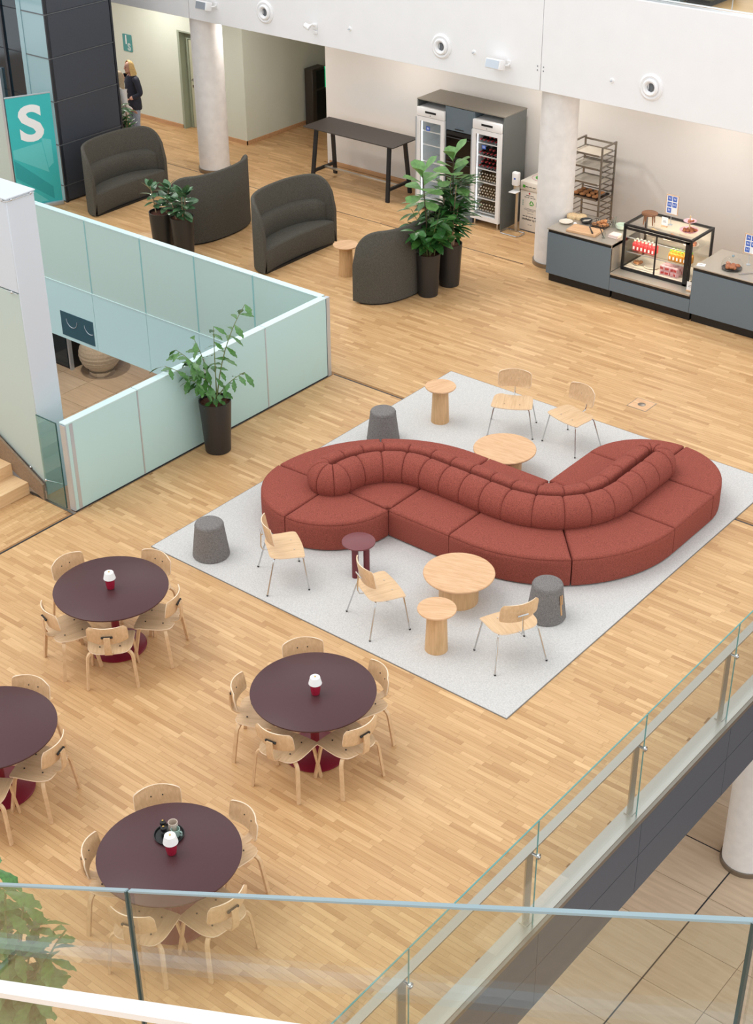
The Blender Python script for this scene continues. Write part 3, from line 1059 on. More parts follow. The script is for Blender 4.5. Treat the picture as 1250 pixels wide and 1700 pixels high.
def path(s):
    """point and left normal of the sofa's centre line"""
    if s <= S1:
        a = PI - s / RC
        return cL + V((math.cos(a), math.sin(a))) * RC, V((math.cos(a), math.sin(a)))
    if s <= S2:
        return V((cL.x + (s - S1), cL.y + RC)), V((0, 1))
    if s <= S3:
        a = -PI / 2 + (s - S2) / RC
        return cR + V((math.cos(a), math.sin(a))) * RC, -V((math.cos(a), math.sin(a)))
    return V((cR.x + RC, cR.y + (s - S3))), V((-1, 0))


E_L, E_R = path(0)[0], path(S4)[0]


def pos_path(s0, s1, side, u0, u1):
    def f(a, b):
        p, n = path(s0 + (s1 - s0) * a)
        return p + n * side * (u0 + (u1 - u0) * b)
    return f


def pos_polar(c, t0, t1, u0, u1):
    def f(a, b):
        t = t0 + (t1 - t0) * a
        return c + V((math.cos(t), math.sin(t))) * (u0 + (u1 - u0) * b)
    return f


def knots(L, r, n):
    k = [0, 0.08 * r / L, 0.3 * r / L, 0.65 * r / L, r / L]
    mid = [r / L + (1 - 2 * r / L) * i / n for i in range(1, n)]
    return k + mid + [1 - x for x in reversed(k)]


def seat(name, f, La, Lb, n=10):
    r = 0.04
    ka, kb = knots(La, r, n), knots(Lb, r, 5)
    g = 0.006

    def rd(d):
        d = min(d / r, 1.0)
        return r * (1 - math.sqrt(max(0, 1 - (1 - d) ** 2)))
    b = B()
    rows = []
    for a in ka:
        row = []
        for c in kb:
            aa = g / La + a * (1 - 2 * g / La)
            p = f(aa, c)
            da, db = min(a, 1 - a) * La, min(c, 1 - c) * Lb
            z = 0.385 - max(rd(da), rd(db)) * 0.8 + 0.018 * math.sin(PI * a) * math.sin(PI * min(1, c))
            row.append(V((p.x, p.y, z)))
        rows.append(row)
    vs = b.grid(rows)
    # skirt
    loop = [vs[0][j] for j in range(len(kb))] + [vs[i][-1] for i in range(1, len(ka))] + [vs[-1][j] for j in range(len(kb) - 2, -1, -1)] + [vs[i][0] for i in range(len(ka) - 2, 0, -1)]
    prev = loop
    m_ = len(loop)
    cen = sum((v.co for v in loop), V((0, 0, 0))) / m_
    ins = []
    for i in range(m_):
        d = loop[(i + 1) % m_].co - loop[i - 1].co
        nn = V((-d.y, d.x, 0))
        nn = nn.normalized() if nn.length > 1e-9 else V((0, 0, 0))
        ins.append(nn)
    area = sum(loop[i].co.x * loop[(i + 1) % m_].co.y - loop[(i + 1) % m_].co.x * loop[i].co.y for i in range(m_))
    if area < 0:
        ins = [-x for x in ins]
    # stitched seam just under the cushion edge, then the straight skirt
    for dz, di in ((0.006, 0.009), (0.014, 0.0), (0.06, -0.003), (None, -0.003), (None, 0.002)):
        low = []
        for i, v in enumerate(loop):
            z = v.co.z - dz if dz is not None else (0.05 if di < 0 else 0.02)
            low.append(b.bm.verts.new((v.co.x + ins[i].x * di, v.co.y + ins[i].y * di, z)))
        for i in range(len(loop)):
            b.face([prev[i], prev[(i + 1) % len(loop)], low[(i + 1) % len(loop)], low[i]])
        prev = low
    b.face(list(reversed(prev)))
    o = b.done('seat_module', 'terracotta', sofa, smooth=50)
    return o


PROF = [(0.25, 0.36), (0.285, 0.42), (0.30, 0.50), (0.285, 0.585), (0.24, 0.655), (0.185, 0.695), (0.12, 0.712), (0.065, 0.708), (0.04, 0.69), (0.033, 0.66), (0.033, 0.40)]


def tuft(f2, n=12):
    """one upholstered channel of the backrest; f2(t,u) -> xy"""
    b = B()
    rows = []
    for i in range(n + 1):
        t = i / n
        t = 0.5 - 0.5 * math.cos(PI * t)
        t = 0.5 * t + 0.5 * (i / n)
        g = abs(2 * t - 1) ** 11
        row = []
        for (u, z) in PROF:
            k = 1 - 0.085 * g
            uu = 0.13 + (u - 0.13) * k
            zz = 0.45 + (z - 0.45) * k if z > 0.42 else z
            p = f2(0.004 + t * 0.992, max(uu, 0.033))
            row.append(V((p.x, p.y, zz)))
        rows.append(row)
    vs = b.grid(rows)
    for row in (vs[0], vs[-1]):
        b.face(row)
    for i in range(n):
        b.face([vs[i][0], vs[i][-1], vs[i + 1][-1], vs[i + 1][0]])
    return b.done('back_cushion', 'terracotta', sofa, smooth=55)


mods = [(+1, 0, 0.712, 3), (+1, 0.712, S1 + 0.22, 3), (+1, S1 + 0.22, S2, 3), (+1, S2, S3, 4), (+1, S3, S4, 3),
        (-1, 0, S1, 4), (-1, S1, S2 - 0.22, 3), (-1, S2 - 0.22, S3 - 0.712, 3), (-1, S3 - 0.712, S3, 3), (-1, S3, S4, 3)]
for side, s0, s1, n in mods:
    wedge = n == 4
    seat('seat', pos_path(s0, s1, side, 0.16, 0.79 if wedge else 0.85), (s1 - s0) * (0.45 if wedge else 1.3 if n == 3 and (s1 <= S1 + .3 or s0 >= S2 - .3) and s1 <= S3 + .01 else 1.0), 0.66, 12)
    for k in range(n):
        a, b_ = s0 + (s1 - s0) * k / n, s0 + (s1 - s0) * (k + 1) / n

        def f2(t, u, a=a, b_=b_, side=side):
            p, nn = path(a + (b_ - a) * t)
            return p + nn * side * u
        tuft(f2)
for c, t0 in ((E_L, PI), (E_R, 0.0)):
    for q in range(2):
        ta, tb = t0 + q * PI / 2, t0 + (q + 1) * PI / 2
        seat('seat', pos_polar(c, ta, tb, 0.12, 0.85), 0.85, 0.72, 12)
        for k in range(2):
            a, b_ = ta + (tb - ta) * k / 2, ta + (tb - ta) * (k + 1) / 2

            def f3(t, u, a=a, b_=b_, c=c):
                th = a + (b_ - a) * t
                return c + V((math.cos(th), math.sin(th))) * u
            tuft(f3)


# ---- plywood chairs
def rounded(t, r):
    """0..1 edge taper used for rounded outlines"""
    t = min(t, 1 - t)
    if t >= r:
        return 1.0
    return math.sqrt(max(0.0, 1 - (1 - t / r) ** 2))


def seat_shell(parent, wf=0.24, wb=0.215, x0=-0.165, x1=0.215, zc=0.437):
    rows = []
    N = 14
    for i in range(N + 1):
        t = i / N
        t = (0.5 - 0.5 * math.cos(PI * t)) * 0.7 + t * 0.3
        x = x0 + (x1 - x0) * t
        w = wb + (wf - wb) * t
        if t < 0.34:
            w *= 0.62 + 0.38 * math.sqrt(max(0, 1 - (1 - t / 0.34) ** 2))
        if t > 0.93:
            w *= 0.90 + 0.10 * math.sqrt(max(0, 1 - ((t - 0.93) / 0.07) ** 2))
        row = []
        for j in range(9):
            s = -1 + 2 * j / 8
            yv = w * s
            xx = x + (0.02 * (1 - s * s) if t > 0.5 else 0) * (t - 0.5) * 2
            z = zc + 0.014 * s * s * (1 - 0.5 * t) - 0.018 * max(0, (t - 0.75) / 0.25) ** 2 - 0.014 * max(0, (0.3 - t) / 0.3) ** 2 - 0.008 * math.sin(PI * t)
            row.append((xx, yv, z))
        rows.append(row)
    b = B()
    b.shell(rows, 0.011, 0, 1)
    return b.done('seat', ['ply', 'ply_edge'], parent, smooth=50)


def back_shell(parent, xb=-0.19, z0=0.55, hh=0.215, hw=0.20, tilt=0.17, curve=0.055):
    rows = []
    N = 10
    for i in range(N + 1):
        t = i / N
        row = []
        w = hw * (0.84 + 0.16 * rounded(t, 0.26))
        for j in range(11):
            s = -1 + 2 * j / 10
            yv = w * s
            z = z0 + hh * t - 0.012 * s * s * (1 if t > .5 else -1) * abs(2 * t - 1)
            x = xb - tilt * (z - z0 - hh / 2) + curve * s * s
            row.append((x, yv, z))
        rows.append(row)
    b = B()
    b.shell([list(reversed(r)) for r in rows], 0.010, 0, 1)
    return b.done('backrest', ['ply', 'ply_edge'], parent, smooth=50)


def arc_path(p0, p1, p2, r, n=5):
    """polyline p0-p1-p2 with the corner at p1 rounded"""
    p0, p1, p2 = V(p0), V(p1), V(p2)
    a = p1 + (p0 - p1).normalized() * r
    c = p1 + (p2 - p1).normalized() * r
    out = [p0]
    for k in range(n + 1):
        t = k / n
        out.append(a * (1 - t) ** 2 + p1 * 2 * t * (1 - t) + c * t * t)
    out.append(p2)
    return out


def dining_chair(label, group):
    t = thing('dining_chair', label, 'chair', (0, 0, 0), 0, group)
    seat_shell(t)
    back_shell(t)
    for sx, sy in ((1, 1), (1, -1), (-1, 1), (-1, -1)):
        if sx > 0:
            pts = arc_path((0.11, 0.06 * sy, 0.418), (0.165, 0.205 * sy, 0.418), (0.235, 0.235 * sy, 0.0), 0.06)
        else:
            pts = arc_path((-0.05, 0.06 * sy, 0.418), (-0.13, 0.222 * sy, 0.418), (-0.18, 0.252 * sy, 0.0), 0.075)
        b = B()
        b.bar(pts, (1, -0.35 * sy * sx, 0.0), 0.034, 0.022)
        b.done('leg', 'ply', t, smooth=30)
    b = B()
    b.bar([(0.02, 0, 0.424), (-0.10, 0, 0.422), (-0.17, 0, 0.428), (-0.215, 0, 0.452), (-0.232, 0, 0.50), (-0.234, 0, 0.57), (-0.232, 0, 0.665)], (0, 1, 0), [0.085, 0.085, 0.08, 0.075, 0.07, 0.066, 0.062], 0.014)
    b.done('back_support', 'ply', t, smooth=40)
    b = B()
    b.box(-0.222, -0.052, 0.648, -0.205, 0.052, 0.668, bev=0.004)
    b.ball((-0.214, -0.048, 0.658), 0.013, nu=8, nv=6)
    b.ball((-0.214, 0.048, 0.658), 0.013, nu=8, nv=6)
    b.done('bracket', 'black', t)
    for p in ((0.13, 0.10, 0.436), (0.13, -0.10, 0.436), (-0.06, 0.10, 0.441), (-0.06, -0.10, 0.441)):
        b = B()
        b.lathe([(0.0001, 0.004), (0.007, 0.003), (0.008, -0.002)], 8, c=p, cap0=False)
        b.done('bolt', 'black', t)
    for sy in (1, -1):
        b = B()
        b.ball((-0.186, 0.05 * sy, 0.66), 0.007, nu=6, nv=4)
        b.done('bolt', 'black_m', t)
    return t


def metal_chair(label, group):
    t = thing('lounge_chair', label, 'chair', (0, 0, RZ), 0, group)
    seat_shell(t, 0.27, 0.25, -0.165, 0.21, 0.432)
    back_shell(t, -0.185, 0.55, 0.235, 0.215, 0.17, 0.06)
    for sx, sy in ((1, 1), (1, -1), (-1, 1), (-1, -1)):
        if sx > 0:
            pts = arc_path((0.15, 0.08 * sy, 0.417), (0.19, 0.225 * sy, 0.417), (0.235, 0.295 * sy, 0.006), 0.05)
        else:
            pts = arc_path((-0.06, 0.08 * sy, 0.417), (-0.13, 0.225 * sy, 0.417), (-0.235, 0.30 * sy, 0.006), 0.05)
        lg = B().tube(pts, 0.0085, 8).done('leg', 'chrome', t)
        B().cyl(pts[-1] + V((0, 0, -0.005)), pts[-1] + V((0, 0, 0.008)), 0.011, n=8).done('foot_cap', 'black', lg)
    b = B()
    b.tube([(0.05, 0, 0.416), (-0.15, 0, 0.41), (-0.215, 0, 0.42), (-0.235, 0, 0.47), (-0.228, 0, 0.60), (-0.224, 0, 0.655)], 0.008, 8)
    b.tube([(-0.222, -0.06, 0.655), (-0.222, 0.06, 0.655)], 0.009, 8)
    b.done('back_support', 'chrome', t)
    for sy in (1, -1):
        b = B()
        b.ball((-0.180, 0.05 * sy, 0.655), 0.006, nu=6, nv=4)
        b.done('bolt', 'chrome', t)
        b = B()
        b.lathe([(0.0001, 0.004), (0.006, 0.003), (0.007, -0.002)], 8, c=(0.12, 0.10 * sy, 0.431), cap0=False)
        b.done('bolt', 'chrome', t)
    return t


# metal-legged chairs on the rug
mc = metal_chair('oak plywood chair on chrome legs facing the red sofa near the left grey stool', 'chrome-legged chairs on the rug')
mc.location = (-9.60, 10.06, RZ)
mc.rotation_euler.z = math.radians(52.6)
for (x, y, a, lb) in ((-8.26, 10.09, 63.9, 'oak plywood chair on chrome legs beside the maroon side table'),
                      (-6.80, 10.46, 153, 'oak plywood chair on chrome legs next to the grey stool with leather strap'),
                      (-9.59, 14.53, -61.6, 'oak plywood chair on chrome legs behind the sofa beside the tall oak side table'),
                      (-8.76, 14.68, -102, 'oak plywood chair on chrome legs behind the sofa nearest the floor outlet')):
    dup(mc, (x, y, RZ), math.radians(a), lb)

# ---- dining tables and their chairs
tables = [((-10.133, 8.055), 'nearest the stair', [(175, .80, 'on the far left'), (96, .75, 'nearest the rug'), (-107, .72, 'on the near left'), (27, .70, 'on the right side'), (-46, .74, 'with back to camera')]),
          ((-7.395, 8.074), 'in front of the rug', [(139, .79, 'at the far side'), (-149, .75, 'at the left side'), (65, .72, 'at the right'), (-81, .70, 'at the near left'), (-9, .70, 'at the near right')]),
          ((-6.928, 5.769), 'with the tray', [(144, .79, 'at the far side'), (78, .77, 'at the right far side'), (-146, .69, 'at the left side'), (-70, .72, 'at the near left'), (-5, .75, 'at the near right')]),
          ((-9.325, 5.875), 'at the left frame edge', [(110, .73, 'at the far side'), (19, .68, 'at the right side'), (-52, .74, 'at the near side')])]
dc = None
tb = None
for (cx, cy), where, chs in tables:
    lab = 'round burgundy dining table on red pedestal ' + where
    if tb is None:
        tb = thing('dining_table', lab, 'table', (cx, cy, 0), 0, 'round dining tables')
        B().lathe([(0.0001, 0.715), (0.57, 0.715), (0.588, 0.722), (0.59, 0.736), (0.585, 0.74), (0.0001, 0.74)], 64, cap0=False, cap1=False).done('tabletop', 'burgundy', tb)
        B().lathe([(0.045, 0.018), (0.042, 0.03), (0.042, 0.69), (0.10, 0.70), (0.10, 0.715)], 24).done('pedestal', 'red_base', tb)
        B().lathe([(0.30, 0.0), (0.305, 0.004), (0.305, 0.012), (0.295, 0.018), (0.0001, 0.022)], 48, cap1=False).done('base_plate', 'red_base', tb)
        tr = tb
    else:
        tr = dup(tb, (cx, cy, 0), 0, lab)
    for a, r, side in chs:
        r -= 0.19
        th = math.radians(a)
        p = (cx + r * math.cos(th), cy + r * math.sin(th), 0)
        lb = 'plywood dining chair ' + side + ' of the table ' + where
        if dc is None:
            dc = dining_chair(lb, 'plywood chairs at the dining tables')
            dc.location = p
            dc.rotation_euler.z = th + PI
        else:
            dup(dc, p, th + PI, lb)

# table lamps
tl0 = None
for (x, y), lb in (((-10.123, 8.045), 'small lamp with white shade and red base on the table nearest the stair'), ((-7.345, 8.05), 'small lamp with white shade and red base on the table in front of the rug'), ((-6.905, 5.775), 'small lamp with white shade and red base beside the condiment tray')):
    if tl0 is None:
        tl0 = thing('table_lamp', lb, 'lamp', (x, y, 0.74), 0, 'small red table lamps')
        prof = [(0.030, 0), (0.037, 0.005), (0.044, 0.05), (0.045, 0.11), (0.036, 0.14)]
        rs = [[V((r * (1 + 0.05 * (k % 2)) * math.cos(2 * PI * k / 32), r * (1 + 0.05 * (k % 2)) * math.sin(2 * PI * k / 32), z)) for k in range(32)] for r, z in prof]
        b = B()
        b.rings(rs)
        b.done('base', 'lamp_red', tl0, smooth=20)
        B().lathe([(0.060, 0.122), (0.063, 0.124), (0.046, 0.195), (0.0001, 0.197)], 28, cap0=False, cap1=False).done('shade', 'lamp_white', tl0, smooth=30)
        B().lathe([(0.007, 0.196), (0.008, 0.206), (0.0001, 0.21)], 10, cap0=False, cap1=False).done('knob', 'brass', tl0)
    else:
        dup(tl0, (x, y, 0.74), 0, lb)

# tray with mills and mugs
tx, ty = -7.067, 5.904
t = thing('serving_tray', 'round black tray on the burgundy table holding mills and mugs', 'tray', (tx, ty, 0.74))
B().lathe([(0.11, 0.0), (0.122, 0.006), (0.126, 0.02), (0.121, 0.02), (0.112, 0.006), (0.0001, 0.005)], 36, cap1=False).done('body', 'black', t)
for k, (dx, dy, lb) in enumerate(((-0.075, 0.01, 'black pepper mill with brass tip, the farther of two on the tray'), (-0.02, -0.035, 'black salt mill with brass tip, the nearer of two on the tray'))):
    m = thing('spice_mill', lb, 'mill', (tx + dx, ty + dy, 0.746), 0, 'mills on the tray')
    B().lathe([(0.024, 0), (0.026, 0.01), (0.022, 0.03), (0.026, 0.045), (0.017, 0.056), (0.026, 0.075), (0.024, 0.095), (0.012, 0.105)], 18).done('body', 'black', m)
    B().lathe([(0.007, 0.103), (0.008, 0.112), (0.0001, 0.117)], 10, cap1=False).done('tip', 'brass', m)


def mug(x, y, z, r, h, mname, lb, ang, spout=False):
    m = thing('ceramic_mug', lb, 'mug', (x, y, z), ang, 'mugs on the tray')
    B().lathe([(r * .8, 0), (r * .92, 0.01), (r, h * .5), (r, h), (r - .004, h), (r - .004, h * .5), (r * .8, 0.012), (0.0001, 0.01)], 22, cap1=False).done('cup', mname, m)
    B().tube([(r * .97, 0, h * .8), (r * 1.5, 0, h * .75), (r * 1.5, 0, h * .3), (r * .95, 0, h * .25)], 0.006, 6).done('handle', mname, m)


mug(tx + 0.048, ty + 0.03, 0.746, 0.038, 0.075, 'mint', 'mint green mug on the condiment tray', 0.3)
mug(tx - 0.005, ty + 0.055, 0.746, 0.04, 0.10, 'mug', 'tall sand coloured mug on the condiment tray', 2.2)

# ---- felt stools
s0 = None
for (x, y, a, lb) in ((-10.584, 9.914, 100, 'grey felt cone stool at the left corner of the rug'), (-6.905, 11.287, -5, 'grey felt cone stool with visible leather strap in front of the sofa'), (-10.75, 13.27, 100, 'grey felt cone stool behind the sofa')):
    if s0 is None:
        s0 = thing('felt_stool', lb, 'stool', (x, y, RZ), math.radians(a), 'grey cone stools')
        B().lathe([(0.205, 0), (0.215, 0.012), (0.213, 0.03), (0.166, 0.40), (0.160, 0.42), (0.148, 0.43), (0.0001, 0.434)], 40, cap1=False).done('body', 'grey_felt', s0)
        B().lathe([(0.1665, 0.398), (0.1685, 0.402), (0.1655, 0.406)], 40, cap0=False, cap1=False).done('seam', 'grey_felt', s0)
        b = B()
        b.bar([(0.206, 0, 0.10), (0.188, 0, 0.24)], (0, 1, 0), 0.024, 0.004)
        st_ = b.done('strap', 'leather', s0)
        b = B()
        b.tube([(0.196, -0.012, 0.235), (0.186, -0.014, 0.345), (0.188, 0.014, 0.345), (0.198, 0.012, 0.235)], 0.006, 6)
        b.bar([(0.200, 0, 0.23), (0.196, 0, 0.35)], (0, 1, 0), 0.012, 0.003)
        b.done('loop', 'leather', st_)
        b = B()
        b.bar([(0.187, 0, 0.25), (0.179, 0, 0.33)], (0, 1, 0), 0.012, 0.01)
        b.done('toggle', 'alu', st_)
    else:
        dup(s0, (x, y, RZ), math.radians(a), lb)

# ---- oak tables
c0 = None
for (x, y, lb) in ((-7.82, 10.945, 'low round oak coffee table in front of the sofa'), (-9.01, 13.515, 'low round oak coffee table behind the sofa')):
    if c0 is None:
        c0 = thing('coffee_table', lb, 'coffee table', (x, y, RZ), 0.3, 'low oak coffee tables')
        B().lathe([(0.33, 0.315), (0.372, 0.325), (0.39, 0.342), (0.392, 0.352), (0.386, 0.36), (0.0001, 0.36)], 56, cap1=False).done('tabletop', 'oak', c0)
        B().lathe([(0.218, 0.0), (0.218, 0.32)], 48).done('base', 'oakz', c0)
    else:
        dup(c0, (x, y, RZ), 0.1, lb)
c0 = None
for (x, y, z, lb) in ((-7.47, 10.08, RZ, 'tall slim oak pedestal side table in front of the oak coffee table'), (-10.475, 14.135, RZ, 'tall slim oak pedestal side table behind the sofa at the rug edge'), (-14.70, 17.22, 0.0, 'slim oak pedestal side table between two dark curved sofas')):
    if c0 is None:
        c0 = thing('side_table', lb, 'side table', (x, y, z), 0.5, 'oak pedestal side tables')
        B().lathe([(0.16, 0.485), (0.195, 0.495), (0.205, 0.508), (0.202, 0.518), (0.0001, 0.52)], 40, cap1=False).done('tabletop', 'oak', c0)
        B().lathe([(0.122, 0.0), (0.12, 0.05), (0.103, 0.49)], 40).done('base', 'oakz', c0)
    else:
        dup(c0, (x, y, z), 1.2, lb)
t = thing('tripod_side_table', 'small maroon side table on three thick tube legs', 'side table', (-9.0, 10.665, RZ))
B().lathe([(0.175, 0.412), (0.187, 0.415), (0.187, 0.43), (0.18, 0.434), (0.0001, 0.434)], 40, cap1=False).done('tabletop', 'maroon_top', t)
for k in range(3):
    a = math.radians(38 + 120 * k)
    B().cyl((0.085 * math.cos(a), 0.085 * math.sin(a), 0), (0.085 * math.cos(a), 0.085 * math.sin(a), 0.413), 0.036, n=20).done('leg', 'maroon', t)

# floor outlet
t = thing('floor_outlet', 'square metal framed floor outlet flush in the parquet', 'floor outlet', (-8.615, 16.21, 0), 0)
b = B()
b.box(-0.15, -0.15, 0, 0.15, 0.15, 0.002)
b.done('frame', 'steel_d', t, smooth=0)
quick_box('lid', -0.14, -0.14, 0.002, 0.14, 0.14, 0.003, 'oak', t, smooth=0)
B().lathe([(0.055, 0.0035), (0.05, 0.005), (0.0001, 0.005)], 20, cap1=False).done('cap', 'steel_d', t)


# ---- dark curved high-back sofas
def curved_sofa(label):
    t = thing('curved_sofa', label, 'sofa', (0, 0, 0), 0, 'dark curved high-back sofas')
    A, Bd = 0.90, 0.60
    N = 40

    def outl(th, d=0.0):
        ex = 2 / 2.35
        c, s = math.cos(th), math.sin(th)
        return V((-(Bd - d) * abs(c) ** ex, (A - d) * math.copysign(abs(s) ** ex, s)))

    def hgt(x):
        d = min(-x / 0.40, 1.0)
        return 0.64 + 0.56 * math.sqrt(max(0, 1 - (1 - d) ** 2)) * (0.93 + 0.07 * d)
    ths = [-PI / 2 + PI * i / N for i in range(N + 1)]
    b = B()
    rows = []
    for th in ths:
        o, i_ = outl(th), outl(th, 0.065)
        i_.x = min(i_.x, o.x) if abs(th) > 1.5 else i_.x
        h_ = hgt(o.x)
        m = (o + i_) / 2
        rows.append([V((i_.x, i_.y, 0.30)), V((i_.x, i_.y, h_ - 0.03)), V((i_.x * .8 + o.x * .2, i_.y * .8 + o.y * .2, h_ - 0.008)), V((m.x, m.y, h_)), V((i_.x * .2 + o.x * .8, i_.y * .2 + o.y * .8, h_ - 0.008)), V((o.x, o.y, h_ - 0.03)), V((o.x, o.y, 0.6)), V((o.x, o.y, 0.03))])
    vs = b.grid(rows)
    for row in (vs[0], vs[-1]):
        b.face(row)
    for i in range(N):
        b.face([vs[i][0], vs[i][-1], vs[i + 1][-1], vs[i + 1][0]])
    b.done('shell', 'olive', t, smooth=50)
    # lumbar roll
    b = B()
    rows = []
    prof = [(0.06, 0.40), (0.155, 0.40), (0.175, 0.46), (0.175, 0.62), (0.16, 0.72), (0.12, 0.765), (0.06, 0.78)]
    ths2 = [th for th in ths if abs(th) < 1.36]
    for th in ths2:
        row = []
        fall = min(1.0, (1.40 - abs(th)) / 0.35)
        for d, z in prof:
            p = outl(th, 0.055 + (d - 0.055) * fall)
            row.append(V((p.x, p.y, 0.40 + (z - 0.40) * (0.75 + 0.25 * fall))))
        rows.append(row)
    vs = b.grid(rows)
    for row in (vs[0], vs[-1]):
        b.face(row)
    b.done('back_cushion', 'olive', t, smooth=60)
    # seat: between the shell and the concave front edge
    b = B()
    ys = [-0.84 + 1.68 * i / 24 for i in range(25)]

    def back_x(yv):
        # x of inner outline at yv
        s = min(1.0, abs(yv) / (A - 0.06))
        return -(Bd - 0.06) * (1 - s ** 2.35) ** (1 / 2.35)
    rows = []
    for yv in ys:
        xf = 0.0 - 0.07 * (1 - (yv / 0.84) ** 2)
        xb = min(back_x(yv), xf - 0.04)
        rows.append([V((xf - 0.012, yv, 0.035)), V((xf, yv, 0.08)), V((xf, yv, 0.38)), V((xf - 0.012, yv, 0.405)), V((xf - 0.04, yv, 0.42)), V((xf * .5 + xb * .5, yv, 0.43)), V((xb, yv, 0.415))])
    vs = b.grid(rows)
    for row in (vs[0], vs[-1]):
        b.face(row)
    b.done('seat', 'olive', t, smooth=50)
    b = B()
    pl = [(-0.03, -0.82)] + [tuple(outl(th, 0.03)) for th in ths[2:-2]] + [(-0.03, 0.82)]
    b.prism(pl, 0.0, 0.035)
    b.done('plinth', 'black', t, smooth=0)
    return t


cs = curved_sofa('dark olive curved sofa with open front beside the slate tower')
cs.location = (-19.86, 17.36, 0)
dup(cs, (-15.70, 17.27, 0), 0, 'dark olive curved sofa with open front beside the slim oak side table')
dup(cs, (-17.97, 17.30, 0), PI, 'dark olive curved sofa seen from its flat back behind the rubber plants')
dup(cs, (-13.90, 17.33, 0), PI, 'dark olive curved sofa seen from behind next to the two tall planters')

# ---- bar table
t = thing('bar_table', 'long black bar-height table on slanted legs against the white wall', 'table', (-17.17, 20.58, 0))
quick_box('tabletop', -1.06, -0.37, 1.03, 1.06, 0.37, 1.05, mat('bar_top', rgb(66, 60, 56), 0.5), t, bev=0.003)
for sx in (-1, 1):
    for sy in (-1, 1):
        B().bar([(0.86 * sx, 0.22 * sy, 1.03), (0.90 * sx, 0.33 * sy, 0.0)], (1, 0, 0), 0.07, 0.045).done('leg', 'black_m', t, smooth=0)
    B().bar([(0.885 * sx, -0.295, 0.22), (0.885 * sx, 0.295, 0.22)], (1, 0, 0), 0.045, 0.05).done('cross_bar', 'black_m', t, smooth=0)
    quick_box('top_rail', 0.82 * sx - 0.04, -0.26, 1.0, 0.82 * sx + 0.04, 0.26, 1.03, 'black_m', t, smooth=0)
quick_box('foot_rail', -0.885, -0.03, 0.21, 0.885, 0.03, 0.245, 'steel', t, bev=0.004)

# ================================================================== PLANTS
def leaf_mesh(name, outline, m, droop=0.25, fold=0.12, n=7):
    """unit-length leaf along +X; outline(t)->half width"""
    b = B()
    rows = []
    for i in range(n + 1):
        t = i / n
        w = outline(t)
        zc = -droop * t * t
        if isinstance(w, tuple):
            wl, wr = w
        else:
            wl = wr = w
        rows.append([V((t, -wl, zc + fold * wl)), V((t, -wl * .5, zc + fold * wl * .4)), V((t, 0, zc)), V((t, wr * .5, zc + fold * wr * .4)), V((t, wr, zc + fold * wr))])
    b.grid(rows)
    me_o = b.done(name, m, None, smooth=60, fix=False)
    me = me_o.data
    bpy.data.objects.remove(me_o)
    return me


def ell(w):
    return lambda t: w * math.sin(PI * min(1, max(0, t)) ** 0.9) ** 0.75 + 0.002


def obov(w):
    return lambda t: w * (0.25 + 0.75 * t) * (math.sin(PI * t ** 1.5) ** 0.6 if 0 < t < 1 else 0) + 0.004


def fishtail(t):
    j = (0.02 if int(t * 9) % 2 else -0.03)
    if t < 0.62:
        return (0.02 + 0.33 * t + j * t, 0.02 + 0.26 * t - j * t)
    return (max(0.01, 0.23 - 0.5 * (t - 0.62) + j), max(0.01, 0.18 - 0.45 * (t - 0.62) - j))


LF = {
    'rub': leaf_mesh('leaf', ell(0.27), 'leaf_rub', 0.15, 0.15),
    'fig': leaf_mesh('leaf', obov(0.42), 'leaf_fig', 0.22, 0.12),
    'fish': leaf_mesh('leaf', fishtail, 'leaf', 0.28, 0.1, 9),
    'bush': leaf_mesh('leaf', ell(0.26), 'leaf_dark', 0.25, 0.15),
    'bush2': leaf_mesh('leaf', ell(0.24), 'leaf', 0.25, 0.15),
    'drac': leaf_mesh('leaf', ell(0.09), 'leaf_dark', 0.45, 0.2, 9),
}


def leaf(parent, kind, p, az, el, size, rl=0.0):
    o = mk('leaf', LF[kind], parent, p)
    o.rotation_euler = (Matrix.Rotation(az, 3, 'Z') @ Matrix.Rotation(-el, 3, 'Y') @ Matrix.Rotation(rl, 3, 'X')).to_euler()
    o.scale = (size, size, size)
    return o


def pot(name, label, cat, loc, r1=0.205, r0=0.165, h=0.72, group=None):
    t = thing(name, label, cat, loc, 0, group)
    B().lathe([(r0 - .01, 0.0), (r0, 0.008), (r1, h), (r1 - 0.012, h), (r1 - 0.014, h - 0.05), (0.0001, h - 0.05)], 40, cap1=False).done('planter', 'pot', t)
    B().lathe([(r1 - 0.014, h - 0.045), (r1 * .5, h - 0.032), (0.0001, h - 0.028)], 30, cap0=False, cap1=False).done('soil', 'soil', t)
    b = B()
    rr_ = random.Random(hash(label) % 1000 if False else len(label))
    for k in range(70):
        a, q = rr_.random() * 2 * PI, (r1 - 0.025) * math.sqrt(rr_.random())
        s = 0.009 + 0.006 * rr_.random()
        b.ball((q * math.cos(a), q * math.sin(a), h - 0.036), s, s * .8, s * .7, 5, 3)
    o = b.done('pebbles', 'soil', t)
    o['kind'] = 'stuff'
    return t


rp = random.Random(11)
